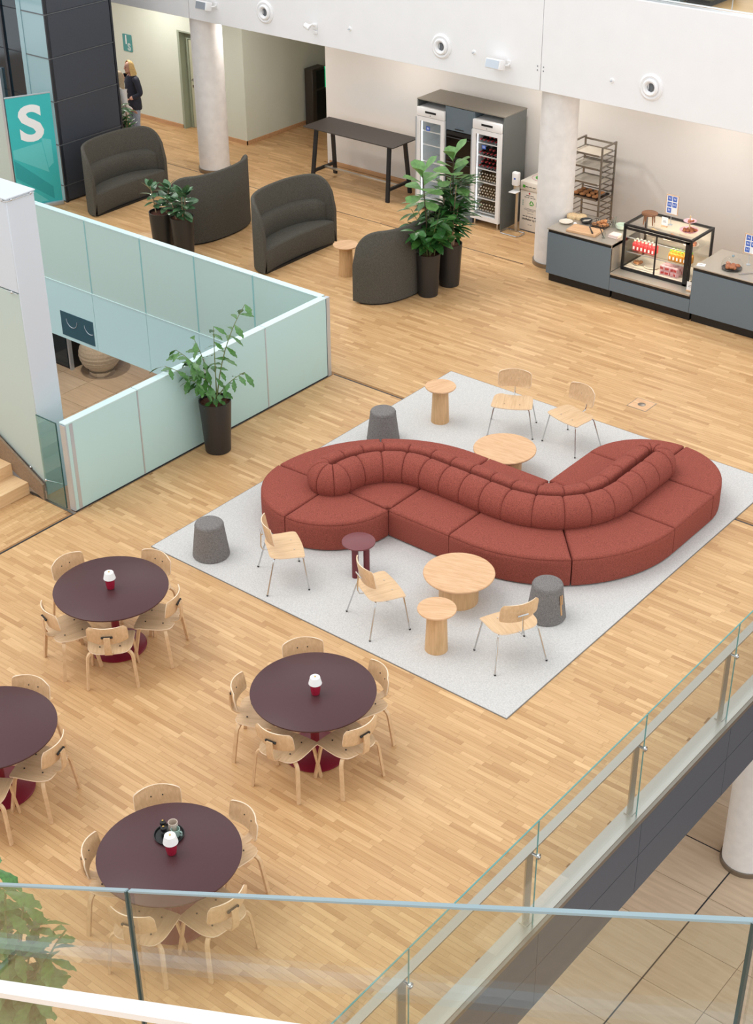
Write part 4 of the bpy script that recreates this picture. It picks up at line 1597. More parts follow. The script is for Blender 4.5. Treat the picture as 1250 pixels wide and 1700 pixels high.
# two rubber plants
for (x, y, lb, sd) in ((-17.69, 16.035, 'rubber plant in a black planter, left of the pair by the dark sofas', 1), (-17.25, 16.09, 'rubber plant in a black planter, right of the pair by the dark sofas', 2)):
    t = pot('potted_rubber_plant', lb, 'plant', (x, y, 0), 0.20, 0.155, 0.74, 'rubber plants')
    q = random.Random(sd)
    for s in range(3):
        a0 = q.random() * 6.3
        bx, by = 0.09 * math.cos(a0 + s * 2.1), 0.09 * math.sin(a0 + s * 2.1)
        H = 0.34 + 0.16 * q.random()
        top = V((bx * 1.9, by * 1.9, 0.70 + H))
        B().tube([(bx, by, 0.68), (bx * 1.4, by * 1.4, 0.70 + H * .5), top], [0.012, 0.01, 0.007], 7).done('stem', 'stem', t)
        nl = 14
        for k in range(nl):
            f = k / nl
            z = 0.70 + H * (0.30 + 0.70 * f)
            az = a0 + k * 2.4 + 0.5 * q.random()
            leaf(t, 'rub', (bx * (1.2 + .7 * f), by * (1.2 + .7 * f), z), az, -0.1 + 1.0 * f + 0.7 * (q.random() - .5), 0.18 + 0.07 * q.random(), 0.8 * (q.random() - .5))

# fishtail plant by the glass guard
t = pot('potted_fishtail_plant', 'tall loose-leaved plant in a black planter against the frosted glass guard', 'plant', (-12.26, 11.75, 0), 0.208, 0.165, 0.72)
q = random.Random(5)
stems = [((-0.02, 0.0), (-0.10, -0.28, 1.35)), ((0.02, 0.02), (0.02, 0.05, 1.72)), ((0.03, 0.0), (0.28, 0.36, 1.98)), ((-0.04, -0.02), (-0.30, -0.52, 1.30)), ((0.03, -0.03), (0.33, 0.22, 1.12)), ((-0.05, 0.02), (-0.16, -0.12, 1.55)), ((0.0, -0.04), (-0.02, -0.34, 1.12)), ((0.0, 0.0), (-0.18, -0.42, 1.52))]
for (b0, tp) in stems:
    p0, p2 = V((b0[0], b0[1], 0.66)), V(tp)
    p1 = V((p0.x + (p2.x - p0.x) * .2, p0.y + (p2.y - p0.y) * .2, p0.z + (p2.z - p0.z) * .62))
    pts = [p0 * (1 - u) ** 2 + p1 * 2 * u * (1 - u) + p2 * u * u for u in [k / 8 for k in range(9)]]
    B().tube(pts, [0.009 - 0.0007 * k for k in range(9)], 6).done('stem', 'stem_g', t)
    n = 13
    for k in range(n):
        u = 0.30 + 0.70 * k / (n - 1)
        p = p0 * (1 - u) ** 2 + p1 * 2 * u * (1 - u) + p2 * u * u
        d = (p2 - p0)
        az = math.atan2(d.y, d.x) + (1.2 if k % 2 else -1.2) * (0.5 + q.random()) + 0.6 * (q.random() - .5)
        leaf(t, 'fish', p, az, -0.55 + 0.8 * q.random(), 0.15 + 0.08 * q.random(), 0.9 * (q.random() - .5))
for k in range(8):
    az = k * 0.8
    leaf(t, 'fish', (0.03 * math.cos(az), 0.03 * math.sin(az), 0.72 + 0.1 * q.random()), az, 0.1 * q.random(), 0.18)

# the two big planters beside the dark sofa
t = pot('potted_fig_and_shrub', 'tall black planter with a leafy shrub and fiddle-leaf fig nearest the camera', 'plant', (-13.17, 17.40, 0), 0.19, 0.155, 0.70)
q = random.Random(21)
for k in range(26):
    a = k * 2.4
    r_ = 0.02 + 0.08 * q.random()
    rd_ = 0.44 * q.random() ** .5
    tp = V((rd_ * math.cos(a), rd_ * math.sin(a), 0.95 + 0.58 * q.random()))
    p0 = V((r_ * math.cos(a), r_ * math.sin(a), 0.64))
    pm_ = V((p0.x * 1.2, p0.y * 1.2, 0.95))
    pts = [p0 * (1 - u) ** 2 + pm_ * 2 * u * (1 - u) + tp * u * u for u in [j / 5 for j in range(6)]]
    B().tube(pts, 0.005, 5).done('stem', 'stem_g', t)
    for j in range(8):
        u = 0.45 + 0.55 * j / 7
        p = p0 * (1 - u) ** 2 + pm_ * 2 * u * (1 - u) + tp * u * u
        leaf(t, 'bush' if q.random() < .7 else 'bush2', p, q.random() * 6.3, -0.5 + 0.8 * q.random(), 0.18 + 0.09 * q.random(), 0.8 * (q.random() - .5))


def fig(t, base, top, n, q, s0=0.31):
    p0, p2 = V(base), V(top)
    B().tube([p0, (p0 + p2) / 2 + V((0.02, -0.01, 0)), p2], [0.012, 0.01, 0.008], 7).done('stem', mat('fig_stem', rgb(70, 56, 40), 0.8), t)
    for k in range(n):
        f = k / (n - 1)
        p = p0 + (p2 - p0) * (0.62 + 0.38 * f)
        leaf(t, 'fig', p, 1.1 + k * 2.4 + 0.4 * q.random(), -0.1 + 1.15 * f ** 1.3, s0 + 0.08 * q.random() - 0.03 * f, 0.3 * (q.random() - .5))


fig(t, (-0.03, 0.03, 0.64), (-0.10, -0.04, 1.94), 14, q)
t = pot('potted_fig_and_dracaena', 'tall black planter with narrow-leaved dracaena and fiddle-leaf fig, farther of the pair', 'plant', (-13.15, 17.93, 0), 0.195, 0.16, 0.70)
q = random.Random(31)
for k in range(9):
    a = k * 2.4
    tp = V((0.20 * math.cos(a) * q.random(), 0.20 * math.sin(a) * q.random(), 1.0 + 0.75 * q.random()))
    p0 = V((0.06 * math.cos(a), 0.06 * math.sin(a), 0.64))
    B().tube([p0, (p0 + tp) / 2, tp], 0.008, 6).done('stem', 'stem', t)
    for j in range(18):
        u = 0.35 + 0.65 * j / 17
        leaf(t, 'drac', p0 + (tp - p0) * u, q.random() * 6.3, 0.05 + 0.9 * q.random(), 0.32 + 0.16 * q.random(), 0.5 * (q.random() - .5))
fig(t, (0.02, 0.0, 0.64), (0.02, 0.02, 2.08), 14, q)

# foreground plant at the lower left
t = pot('potted_foliage_plant', 'large lush potted plant seen through the stair glass at the lower left', 'plant', (-6.58, 3.86, 0), 0.25, 0.20, 0.66)
q = random.Random(41)
fst = [(0.02, 0.15, 1.95), (-0.12, 0.05, 2.15), (-0.02, 0.30, 1.6), (0.05, 0.25, 1.75), (-0.25, 0.05, 1.55), (0.28, 0.40, 1.55), (-0.30, 0.30, 1.85), (0.10, -0.15, 1.45), (0.34, 0.10, 1.25), (-0.1, 0.45, 1.35), (-0.42, -0.12, 1.3), (0.2, 0.2, 1.3)]
for tp in fst:
    p0, p2 = V((tp[0] * .2, tp[1] * .2, 0.60)), V(tp)
    pm_ = V((tp[0] * .45, tp[1] * .45, 0.60 + (tp[2] - 0.6) * .65))
    pts = [p0 * (1 - u) ** 2 + pm_ * 2 * u * (1 - u) + p2 * u * u for u in [j / 6 for j in range(7)]]
    B().tube(pts, 0.007, 6).done('stem', 'stem_g', t)
    for j in range(16):
        u = 0.2 + 0.8 * j / 15
        p = p0 * (1 - u) ** 2 + pm_ * 2 * u * (1 - u) + p2 * u * u
        leaf(t, 'fish', p, q.random() * 6.3, -0.5 + 0.7 * q.random(), 0.18 + 0.11 * q.random(), 0.9 * (q.random() - .5))

# plant behind the tower
t = pot('potted_dracaena', 'slender green plant beside the standing people behind the tower', 'plant', (-21.62, 18.86, 0), 0.16, 0.13, 0.40)
q = random.Random(51)
for k in range(4):
    a = k * 1.7
    tp = V((0.10 * math.cos(a), 0.10 * math.sin(a), 1.0 + 0.13 * k))
    p0 = V((0.03 * math.cos(a), 0.03 * math.sin(a), 0.36))
    B().tube([p0, tp], 0.008, 6).done('stem', 'stem', t)
    for j in range(11):
        leaf(t, 'drac', p0 + (tp - p0) * (0.3 + 0.7 * j / 15), q.random() * 6.3, 0.0 + 0.8 * q.random(), 0.22 + 0.08 * q.random(), 0.4)

# big stoneware jar on the lower floor
t = thing('stoneware_jar', 'large ribbed stoneware ball jar on the lower floor below the stairwell', 'jar', (-22.14, 18.05, Z_LOW))
prof = [(0.26, 0.10)]
for k in range(1, 33):
    a = -1.0 + 2.0 * k / 33
    prof.append((0.43 * math.cos(a * 1.15) + 0.008 * math.sin(k * 2.1), 0.46 + 0.40 * math.sin(a * 1.15)))
B().lathe(prof, 40).done('body', 'clay', t)
B().lathe([(0.275, 0), (0.275, 0.10), (0.2, 0.10)], 36).done('steel_ring', 'chrome', t)
t = thing('revolving_door', 'black framed door enclosure on the lower floor', 'door', (-23.1, 18.1, Z_LOW))
quick_box('body', -0.6, -0.35, 0, 0.35, 0.9, 2.4, 'black', t)
quick_box('frame', 0.35, -0.38, 0, 0.40, -0.30, 2.4, 'alu', t, smooth=0)
quick_box('glass_leaf', -0.55, -0.365, 0.05, 0.30, -0.352, 2.35, 'dark_glass', t, smooth=0)

# ================================================================== CABINET WALL
cb = thing('appliance_cabinet', 'tall blue grey cabinet wall housing two fridges and ovens', 'cabinet', (-14.77, 20.36, 0))
quick_box('side_panel', 0.895, 0.0, 0.0, 0.915, 0.66, 1.965, 'cab_side', cb, smooth=0)
quick_box('side_panel', -0.915, 0.0, 0.0, -0.895, 0.66, 1.965, 'cab_side', cb, smooth=0)
quick_box('partition', -0.305, 0.0, 0.0, -0.285, 0.66, 1.965, 'cab', cb, smooth=0)
quick_box('partition', 0.285, 0.0, 0.0, 0.305, 0.66, 1.965, 'cab', cb, smooth=0)
quick_box('top_panel', -0.92, -0.005, 1.965, 0.92, 0.665, 1.985, 'cab_top', cb, bev=0.002)
quick_box('back_panel', -0.9, 0.64, 0, 0.9, 0.66, 1.965, 'cab', cb, smooth=0)
fd = quick_box('flap_door', -0.283, -0.012, 1.56, 0.283, 0.01, 1.955, 'cab', cb, bev=0.002)
B().bar([(-0.08, -0.03, 1.60), (0.10, -0.03, 1.60)], (0, 0, 1), 0.012, 0.012).done('handle', 'black', fd)
for z0, z1 in ((1.12, 1.55), (0.66, 1.11)):
    ov = quick_box('oven', -0.28, -0.012, z0, 0.28, 0.35, z1, 'oven', cb, bev=0.004)
    quick_box('control_panel', -0.26, -0.016, z1 - 0.07, 0.26, -0.012, z1 - 0.01, 'black', ov, smooth=0)
    B().cyl((-0.24, -0.045, z1 - 0.10), (0.24, -0.045, z1 - 0.10), 0.008, n=8).done('handle', 'black_m', ov)
quick_box('cupboard_door', -0.283, -0.012, 0.06, 0.283, 0.01, 0.645, 'cab', cb, bev=0.002)
quick_box('drawer', -0.283, 0.0, 0.0, 0.283, 0.02, 0.055, 'cab', cb, smooth=0)

bm_red = B()
bm_red.lathe([(0.012, 0.0), (0.0145, 0.002), (0.0145, 0.05), (0.016, 0.09), (0.036, 0.13), (0.037, 0.28), (0.0001, 0.28)], 10, M=frame((0, 0, 0), (1, 0, 0), (0, 0, 1)).to_4x4() @ Matrix.Scale(-1, 4, (0, 0, 1)), cap1=False)
o = bm_red.done('wine_bottle', ['bottle', 'cap_red'], None, smooth=40)
for p in o.data.polygons:
    c = p.center
    if abs(c.y) < 0.055:
        p.material_index = 1
WINE = o.data
bpy.data.objects.remove(o)
b = B()
b.lathe([(0.012, 0.0), (0.013, 0.002), (0.013, 0.012), (0.012, 0.05), (0.026, 0.10), (0.027, 0.22), (0.0001, 0.22)], 10, M=frame((0, 0, 0), (1, 0, 0), (0, 0, 1)).to_4x4() @ Matrix.Scale(-1, 4, (0, 0, 1)), cap1=False)
o = b.done('beer_bottle', ['bottle_b', 'cap_w'], None, smooth=40)
for p in o.data.polygons:
    if abs(p.center.y) < 0.02:
        p.material_index = 1
BEER = o.data
bpy.data.objects.remove(o)
# pointing check: bottles must run from the cap (front, y=0) to the back (+y)
for me in (WINE, BEER):
    if min(v.co.y for v in me.vertices) < -0.1:
        me.transform(Matrix.Rotation(PI, 4, 'Z'))


def fridge(x, label, full):
    f = thing('glass_door_fridge', label, 'fridge', (x, 20.36, 0))
    b = B()
    b.box(-0.285, 0.03, 0.12, -0.262, 0.60, 1.72)
    b.box(0.262, 0.03, 0.12, 0.285, 0.60, 1.72)
    b.box(-0.262, 0.58, 0.12, 0.262, 0.60, 1.72)
    b.box(-0.262, 0.03, 0.12, 0.262, 0.60, 0.15)
    b.box(-0.285, 0.0, 1.70, 0.285, 0.60, 1.85)
    b.done('body', ['white_g'], f, smooth=0)
    b = B()
    b.box(-0.261, 0.575, 0.15, 0.261, 0.579, 1.70)
    b.box(-0.261, 0.04, 0.15, -0.257, 0.575, 1.70)
    b.box(0.257, 0.04, 0.15, 0.261, 0.575, 1.70)
    b.done('liner', 'fridge_in', f, smooth=0)
    hd = quick_box('header', -0.295, -0.05, 1.70, 0.295, 0.0, 1.855, 'white_g', f, bev=0.008, seg=2)
    quick_box('display', -0.11, -0.054, 1.77, 0.12, -0.049, 1.805, 'black', hd, smooth=0)
    B().cyl((0.0, -0.05, 1.735), (0.0, -0.056, 1.735), 0.008, n=10).done('lock', 'vent_dark', hd)
    d = B()
    d.box(-0.295, -0.05, 0.12, -0.225, 0.0, 1.695)
    d.box(0.225, -0.05, 0.12, 0.295, 0.0, 1.695)
    d.box(-0.225, -0.05, 1.62, 0.225, 0.0, 1.695)
    d.box(-0.225, -0.05, 0.12, 0.225, 0.0, 0.20)
    door = d.done('door', 'white_g', f, smooth=0)
    B().box(-0.225, -0.03, 0.20, 0.225, -0.024, 1.62).done('glass', 'glass_clear', door, smooth=0)
    quick_box('handle', -0.31, -0.065, 0.2, -0.295, -0.02, 1.68, 'alu', door, smooth=0)
    quick_box('led_strip', -0.255, 0.035, 0.25, -0.24, 0.05, 1.60, 'led', f, smooth=0)
    zz = [0.22, 0.47, 0.76, 0.99, 1.22, 1.44] if full else [0.22, 0.55, 0.88, 1.18, 1.42]
    for z in zz:
        sh = B()
        for k in range(9):
            xx = -0.25 + k * 0.0625
            sh.cyl((xx, 0.05, z), (xx, 0.57, z), 0.003, n=5)
        sh.box(-0.255, 0.045, z - 0.008, 0.255, 0.055, z + 0.012)
        sh.done('shelf', 'white_g', f, smooth=0)
    for sx in (-1, 1):
        for y_ in (0.02, 0.5):
            B().cyl((0.24 * sx, y_, 0.0), (0.24 * sx, y_, 0.12), 0.02, n=10).done('foot', 'chrome', f)
    quick_box('price_tag', -0.10, -0.0335, 1.375 if full else 1.46, -0.02, -0.031, 1.44 if full else 1.54, 'blue', f, smooth=0)
    if full:
        text('price_tag_mark', 'H', 0.06, 'paper', f, frame((-0.06, -0.035, 1.408), (1, 0, 0), (0, 0, 1)), extrude=0.0004)
    else:
        text('price_tag_mark', 'H', 0.06, 'paper', f, frame((-0.06, -0.035, 1.50), (1, 0, 0), (0, 0, 1)), extrude=0.0004)
    return zz


zz = fridge(-15.365, 'empty white glass-door fridge at the left of the cabinet', False)
zz = fridge(-14.175, 'white glass-door fridge full of wine and beer bottles', True)
rb_ = random.Random(9)
for si, z in enumerate(zz):
    red = si >= 3
    r_ = 0.0385 if red else 0.0275
    me = WINE if red else BEER
    nx = int(0.49 / (2 * r_))
    layers = (2 if si in (4, 5) else 3) if red else (4 if si == 1 else 3)
    lb = ('red-capped wine bottle lying on the %s shelf of the full fridge' if red else 'brown beer bottle lying on the %s shelf of the full fridge') % ('lowest', 'second lowest', 'third lowest', 'third highest', 'second highest', 'top')[si]
    for L in range(layers):
        off = r_ if L % 2 else 0
        for k in range(nx - (L % 2)):
            if si == 4 and L == 1 and k < 2:
                continue
            if si == 5 and L == 1 and k < 2:
                continue
            o = mk('wine_bottle' if red else 'beer_bottle', me, None, (-14.175 - 0.245 + r_ + off + 2 * r_ * k, 20.36 + 0.06 + 0.015 * rb_.random() + (0.01 * L), z + 0.012 + r_ + L * r_ * 1.74))
            tag(o, lb, 'bottle', 'wine bottles in the fridge' if red else 'beer bottles in the fridge')

# hand sanitiser stand
t = thing('sanitiser_stand', 'white hand sanitiser dispenser on a bent steel floor stand', 'sanitiser', (-13.62, 20.38, 0))
ring = [(-0.16, -0.12, .012), (0.16, -0.12, .012), (0.19, -0.09, .012), (0.19, 0.09, .012), (0.16, 0.12, .012), (0.03, 0.12, .012), (0.0, 0.10, .012), (-0.03, 0.12, .012), (-0.16, 0.12, .012), (-0.19, 0.09, .012), (-0.19, -0.09, .012)]
B().tube(ring, 0.011, 8, closed=True).done('base_loop', 'chrome', t)
B().bar([(0, 0.10, 0.01), (0, 0.10, 0.98)], (1, 0, 0), 0.045, 0.02).done('pole', 'steel', t, smooth=0)
quick_box('dispenser', -0.065, 0.0, 0.84, 0.065, 0.09, 1.08, 'white_g', t, bev=0.025, seg=3)
quick_box('label', -0.015, -0.002, 0.955, 0.02, 0.001, 0.985, 'blue', t, smooth=0)
quick_box('drip_tray', -0.07, -0.07, 0.735, 0.07, 0.09, 0.75, 'white_g', t, bev=0.005)
quick_box('shield', -0.06, 0.07, 0.75, 0.06, 0.085, 0.84, 'steel', t, smooth=0)

def print_line(x, z, w, h, y, m, n):
    """a line of print too small to read: word-long dashes of ink"""
    L = 2 * w / n
    for k in range(n):
        g_ = 0.012 + 0.008 * (k % 2)
        quick_box('print_line', x - w + k * L, y - 0.001, z - h / 2, x - w + (k + 1) * L - g_, y, z + h / 2, m, t, smooth=0)


# bottle recycling bin
t = thing('recycling_bin', 'cream bottle recycling bin with green round lid beside the column', 'bin', (-13.40, 20.82, 0))
quick_box('body', -0.235, -0.22, 0.02, 0.235, 0.36, 0.72, 'cream', t, bev=0.012, seg=2)
quick_box('lid_housing', -0.245, -0.23, 0.725, 0.245, 0.37, 0.885, 'cream', t, bev=0.02, seg=2)
quick_box('base', -0.225, -0.21, 0.0, 0.225, 0.35, 0.025, 'vent_dark', t, smooth=0)
B().lathe([(0.19, 0.886), (0.19, 0.889), (0.18, 0.889), (0.18, 0.886)], 36, c=(0, 0.10, 0), cap0=False, cap1=False).done('lid_ring', 'pink', t)
ld_ = B().lathe([(0.125, 0.885), (0.125, 0.892), (0.0001, 0.895)], 36, c=(0, 0.10, 0), cap1=False).done('lid', 'green', t)
FX = ((1, 0, 0), (0, 0, 1))
quick_box('print_small_text', -0.05, 0.094, 0.8945, 0.05, 0.106, 0.8962, 'cream', ld_, smooth=0)
print_line(-0.02, 0.8, 0.11, 0.012, -0.2305, 'ink', 3)
quick_box('print_mark', -0.185, -0.2315, 0.775, -0.135, -0.2302, 0.825, 'green', t, smooth=0)
B().lathe([(0.0001, 0.0012), (0.016, 0.0012)], 16, M=frame((-0.05, -0.2205, 0.685), (1, 0, 0), (0, 0, 1)), cap0=False, cap1=False).done('print_dot', 'red', t)
print_line(-0.03, 0.645, 0.09, 0.01, -0.2205, 'ink', 2)
print_line(-0.03, 0.612, 0.12, 0.01, -0.2205, 'ink', 4)
# recycling triangle
b = B()
pts = [(0.055 * math.cos(a), 0.055 * math.sin(a)) for a in (PI / 2, PI / 2 + 2.094, PI / 2 + 4.189)]
for i in range(3):
    p, q_ = V(pts[i]), V(pts[(i + 1) % 3])
    d_ = (q_ - p)
    b.bar([(p.x + d_.x * .12, -0.2212, 0.515 + p.y + d_.y * .12), (p.x + d_.x * .80, -0.2212, 0.515 + p.y + d_.y * .80)], (0, 1, 0), 0.002, 0.018)
b.done('print_recycling_triangle', 'green', t, smooth=0)
quick_box('print_bottle', 0.095, -0.222, 0.47, 0.120, -0.2205, 0.56, 'ink', t, smooth=0)
quick_box('print_bottle', 0.100, -0.2225, 0.525, 0.125, -0.2205, 0.58, 'red', t, smooth=0)
quick_box('print_bottle', 0.15, -0.222, 0.44, 0.16, -0.2205, 0.53, 'red', t, smooth=0)
for k in range(3):
    quick_box('print_can', -0.185, -0.222, 0.46 + k * .035, -0.165, -0.2205, 0.485 + k * .035, 'mint', t, smooth=0)
for z_, w_ in ((0.415, 0.11), (0.395, 0.13), (0.375, 0.07), (0.335, 0.06)):
    quick_box('print_small_text', -0.02 - w_, -0.2215, z_ - 0.004, -0.02 + w_, -0.2205, z_ + 0.004, 'ink_l', t, smooth=0)
print_line(-0.02, 0.275, 0.15, 0.014, -0.2205, 'ink', 5)
text('print_line', 'plastflasker og dåser', 0.05, 'ink', t, frame((-0.005, -0.2212, 0.225), *FX), 0.0003, 0.0012).scale = (0.86, 1, 1)
print_line(-0.01, 0.13, 0.05, 0.012, -0.2205, 'ink_l', 2)

# bakery rack
t = thing('bakery_rack', 'steel bakery trolley with wooden trays against the wall', 'rack', (-12.36, 20.78, 0))
for sx in (-1, 1):
    for sy in (-1, 1):
        quick_box('post', 0.29 * sx - 0.013, 0.21 * sy - 0.013, 0.10, 0.29 * sx + 0.013, 0.21 * sy + 0.013, 1.76, 'steel_d', t, smooth=0)
        B().ball((0.29 * sx, 0.21 * sy, 0.05), 0.05, 0.02, 0.05, 12, 6).done('castor', 'black', t)
    b = B()
    b.box(0.29 * sx - 0.012, -0.21, 1.735, 0.29 * sx + 0.012, 0.21, 1.76)
    b.done('top_bar', 'steel_d', t, smooth=0)
    for k in range(16):
        z = 0.18 + 0.095 * k
        quick_box('runner', 0.275 * sx - 0.012, -0.21, z, 0.275 * sx + 0.012, 0.21, z + 0.006, 'steel_d', t, smooth=0)
for z in (0.12, 1.70):
    quick_box('rear_bar', -0.29, 0.20, z, 0.29, 0.218, z + 0.03, 'steel_d', t, smooth=0)
for k in range(14):
    quick_box('cross_bar', -0.29, 0.20, 0.2 + 0.1 * k, 0.29, 0.212, 0.215 + 0.1 * k, 'steel_d', t, smooth=0)
tray_z = (1.60, 1.38, 1.12, 0.86)
for k, z in enumerate(tray_z):
    tr_ = thing('baking_tray', 'baking tray in the bakery rack, ' + ('topmost', 'second from the top', 'third from the top', 'holding bread rolls')[k], 'tray', (-12.36, 20.75, z), 0, 'trays in the bakery rack')
    b = B()
    b.box(-0.26, -0.22, 0, 0.26, 0.20, 0.008)
    b.box(-0.26, -0.22, 0.008, 0.26, -0.212, 0.03)
    b.box(-0.26, 0.192, 0.008, 0.26, 0.20, 0.03)
    b.done('pan', 'steel_d', tr_, smooth=0)
    quick_box('liner', -0.25, -0.21, 0.008, 0.25, 0.19, 0.012, 'plate' if k < 3 else 'plate_d', tr_, smooth=0)
rb = B()
rb.ball((0, 0, 0.028), 0.055, 0.038, 0.03, 12, 7)
o = rb.done('bread_roll', 'bread', None)
ROLL = o.data
bpy.data.objects.remove(o)


def roll(x, y, z, a, s, lb, grp):
    o = mk('bread_roll', ROLL, None, (x, y, z), a)
    o.scale = (s, s, s)
    return tag(o, lb, 'bread', grp)


q = random.Random(4)
for i in range(4):
    for j in range(3):
        roll(-12.36 - 0.18 + 0.12 * i, 20.75 - 0.13 + 0.11 * j, 0.876, q.random() * 3, 1.0, 'brown bread roll on the lowest tray of the bakery rack', 'rolls in the rack')

# ================================================================== COUNTER
Y0 = 19.0
units = ((-12.03, -10.862, 0.87, 'left blue grey counter unit carrying the bread board'), (-10.858, -9.467, 0.40, 'low middle counter unit under the pastry display'), (-9.463, -7.0, 0.87, 'right blue grey counter unit carrying the cake dome'))
for a, b_, h_, lb in units:
    t = thing('counter_unit', lb, 'counter', ((a + b_) / 2, Y0, 0), 0, 'counter units')
    w = (b_ - a) / 2
    quick_box('body', -w + .01, 0.025, 0.14, w - .01, 0.86, h_ - 0.055, 'cab_side', t, smooth=0)
    quick_box('front_panel', -w, 0.0, 0.14, w, 0.022, h_ - 0.05, 'cab', t, bev=0.002)
    quick_box('end_panel', -w - 0.0, 0.022, 0.14, -w + 0.012, 0.86, h_ - 0.055, 'cab', t, smooth=0)
    quick_box('plinth', -w + .03, 0.05, 0.0, w, 0.80, 0.14, 'black', t, smooth=0)
    if h_ > .5 and a < -12:
        quick_box('side_lining', w - 0.006, 0.0, 0.44, w, 0.86, h_ - 0.004, 'counter_top', t, smooth=0)
    if h_ > .5 and a > -10:
        quick_box('side_lining', -w - 0.003, 0.0, 0.44, -w, 0.86, h_ - 0.004, 'counter_top', t, smooth=0)
    quick_box('shadow_gap', -w + .005, 0.012, h_ - 0.048, w, 0.85, h_ - 0.004, 'black', t, smooth=0)
for a, b_, z, lb in ((-12.045, -10.862, 0.87, 'stainless steel worktop on the left counter unit'), (-10.855, -9.475, 0.42, 'low steel shelf surface under the pastry display'), (-9.463, -7.0, 0.87, 'stainless steel worktop on the right counter unit')):
    t = tag(quick_box('steel_worktop', a, Y0 - 0.005, z - 0.002 if z > .5 else z - 0.018, b_, Y0 + 0.88, z + 0.015, 'counter_top', None, bev=0.002), lb, 'worktop', 'counter worktops')
ZC = 0.885

# display case
x0, x1, y0, y1, z0, z1 = -10.815, -9.64, 19.23, 19.93, 0.436, 1.172
t = thing('display_case', 'black framed glass pastry display case on the counter', 'display case', (x0, y0, z0))
W, D, Hh = x1 - x0, y1 - y0, z1 - z0
f = 0.035
fr = B()
for xx in (0, W - f):
    for yy in (0, D - f):
        fr.box(xx, yy, 0, xx + f, yy + f, Hh)
for zz_ in (0, Hh - f):
    for yy in (0, D - f):
        fr.box(f, yy, zz_, W - f, yy + f, zz_ + f)
    for xx in (0, W - f):
        fr.box(xx, f, zz_, xx + f, D - f, zz_ + f)
fr.done('frame', 'black', t, smooth=0)
dr_ = B()
dr_.box(f, -0.012, 0, W - f, -0.001, 0.03)
dr_.box(f, -0.012, Hh - 0.075, W - f, -0.001, Hh - f)
dr_.box(W / 2 - 0.012, -0.014, 0.03, W / 2 + 0.012, -0.001, Hh - 0.075)
dr_.box(f - 0.02, -0.012, 0, f + 0.02, -0.001, Hh - f)
dr_.box(W - f - 0.06, -0.012, 0, W - f, -0.001, Hh - f)
dr_.done('door_frame', 'black', t, smooth=0)
for xx in (f + 0.02, W / 2 + 0.012):
    B().box(xx, 0.002, 0.03, xx + W / 2 - f - 0.035, 0.006, Hh - 0.075).done('door_glass', 'glass_clear', t, smooth=0)
B().box(f, f, Hh - 0.016, W - f, D - f, Hh - 0.008).done('top_glass', 'glass_clear', t, smooth=0)
for xx in (0.008, W - 0.014):
    B().box(xx, f, f, xx + 0.006, D - f, Hh - f).done('side_glass', 'glass_clear', t, smooth=0)
quick_box('back_sheet', f, D - 0.02, f, W - f, D - 0.012, Hh - f, 'plate', t, smooth=0)
quick_box('bottom_sheet', f, f, 0.02, W - f, D - f, 0.036, 'plate', t, smooth=0)
for z_ in (0.27, 0.50):
    B().box(f + 0.004, 0.08, z_, W - f - 0.004, D - 0.03, z_ + 0.008).done('glass_shelf', 'glass_clear', t, smooth=0)
    quick_box('shelf_rail', f, 0.07, z_ - 0.004, W - f, 0.08, z_ + 0.010, 'alu', t, smooth=0)
quick_box('light_bar', f + .02, 0.045, Hh - 0.055, W - f - .02, 0.06, Hh - 0.04, 'case_led', t, smooth=0)
ld = bpy.data.lights.new('case_light', 'AREA')
ld.shape = 'RECTANGLE'
ld.size, ld.size_y = W - 0.12, 0.02
ld.energy = 7
ld.color = (1, 0.84, 0.64)
lo = bpy.data.objects.new('case_lamp', ld)
COL.objects.link(lo)
lo.parent = t
lo.location = (W / 2, 0.07, Hh - 0.06)
lo.rotation_euler = (math.radians(25), 0, 0)


def cx(x, y, z):
    return (x0 + x, y0 + y, z0 + z)


# juice bottles
def juice(name, mname, capm, lb, grp, h=0.17, r=0.03):
    b = B()
    b.box(-r, -r, 0, r, r, h * .72, mi=0, bev=0.008, seg=1)
    b.lathe([(r * .95, h * .70), (r * .5, h * .86), (r * .5, h * .9)], 10, mi=0)
    b.lathe([(r * .58, h * .88), (r * .58, h)], 10, mi=1)
    b.box(-r * .45, -r - 0.001, h * .14, r * .45, -r + 0.0005, h * .42, mi=2)
    o = b.done(name, [mname, capm, 'paper'], None, smooth=40)
    me = o.data
    bpy.data.objects.remove(o)
    return me


JB = juice('juice_bottle', 'berry', 'cap_w', '', '')
JO = juice('juice_bottle', 'orange', 'lime', '', '')
for i in range(6):
    for j in range(2):
        tag(mk('juice_bottle', JB, None, cx(0.12 + 0.066 * i, 0.18 + 0.075 * j, 0.278)), 'red berry juice bottle in the row on the display case shelf', 'bottle', 'red juice bottles')
for i in range(6):
    for j in range(2):
        tag(mk('juice_bottle', JO, None, cx(0.76 + 0.062 * i, 0.16 + 0.075 * j, 0.278)), 'orange juice bottle with lime cap on the display case shelf', 'bottle', 'orange juice bottles')


def dish(x, y, z, r, m, lb, grp=None, name='serving_plate', deep=0.018):
    t = B().lathe([(r * .6, 0), (r * .7, 0.003), (r, deep), (r * .97, deep + 0.002), (r * .65, 0.008), (0.0001, 0.007)], 28, cap1=False).done(name, m, None, loc=(x, y, z))
    return tag(t, lb, 'plate', grp)


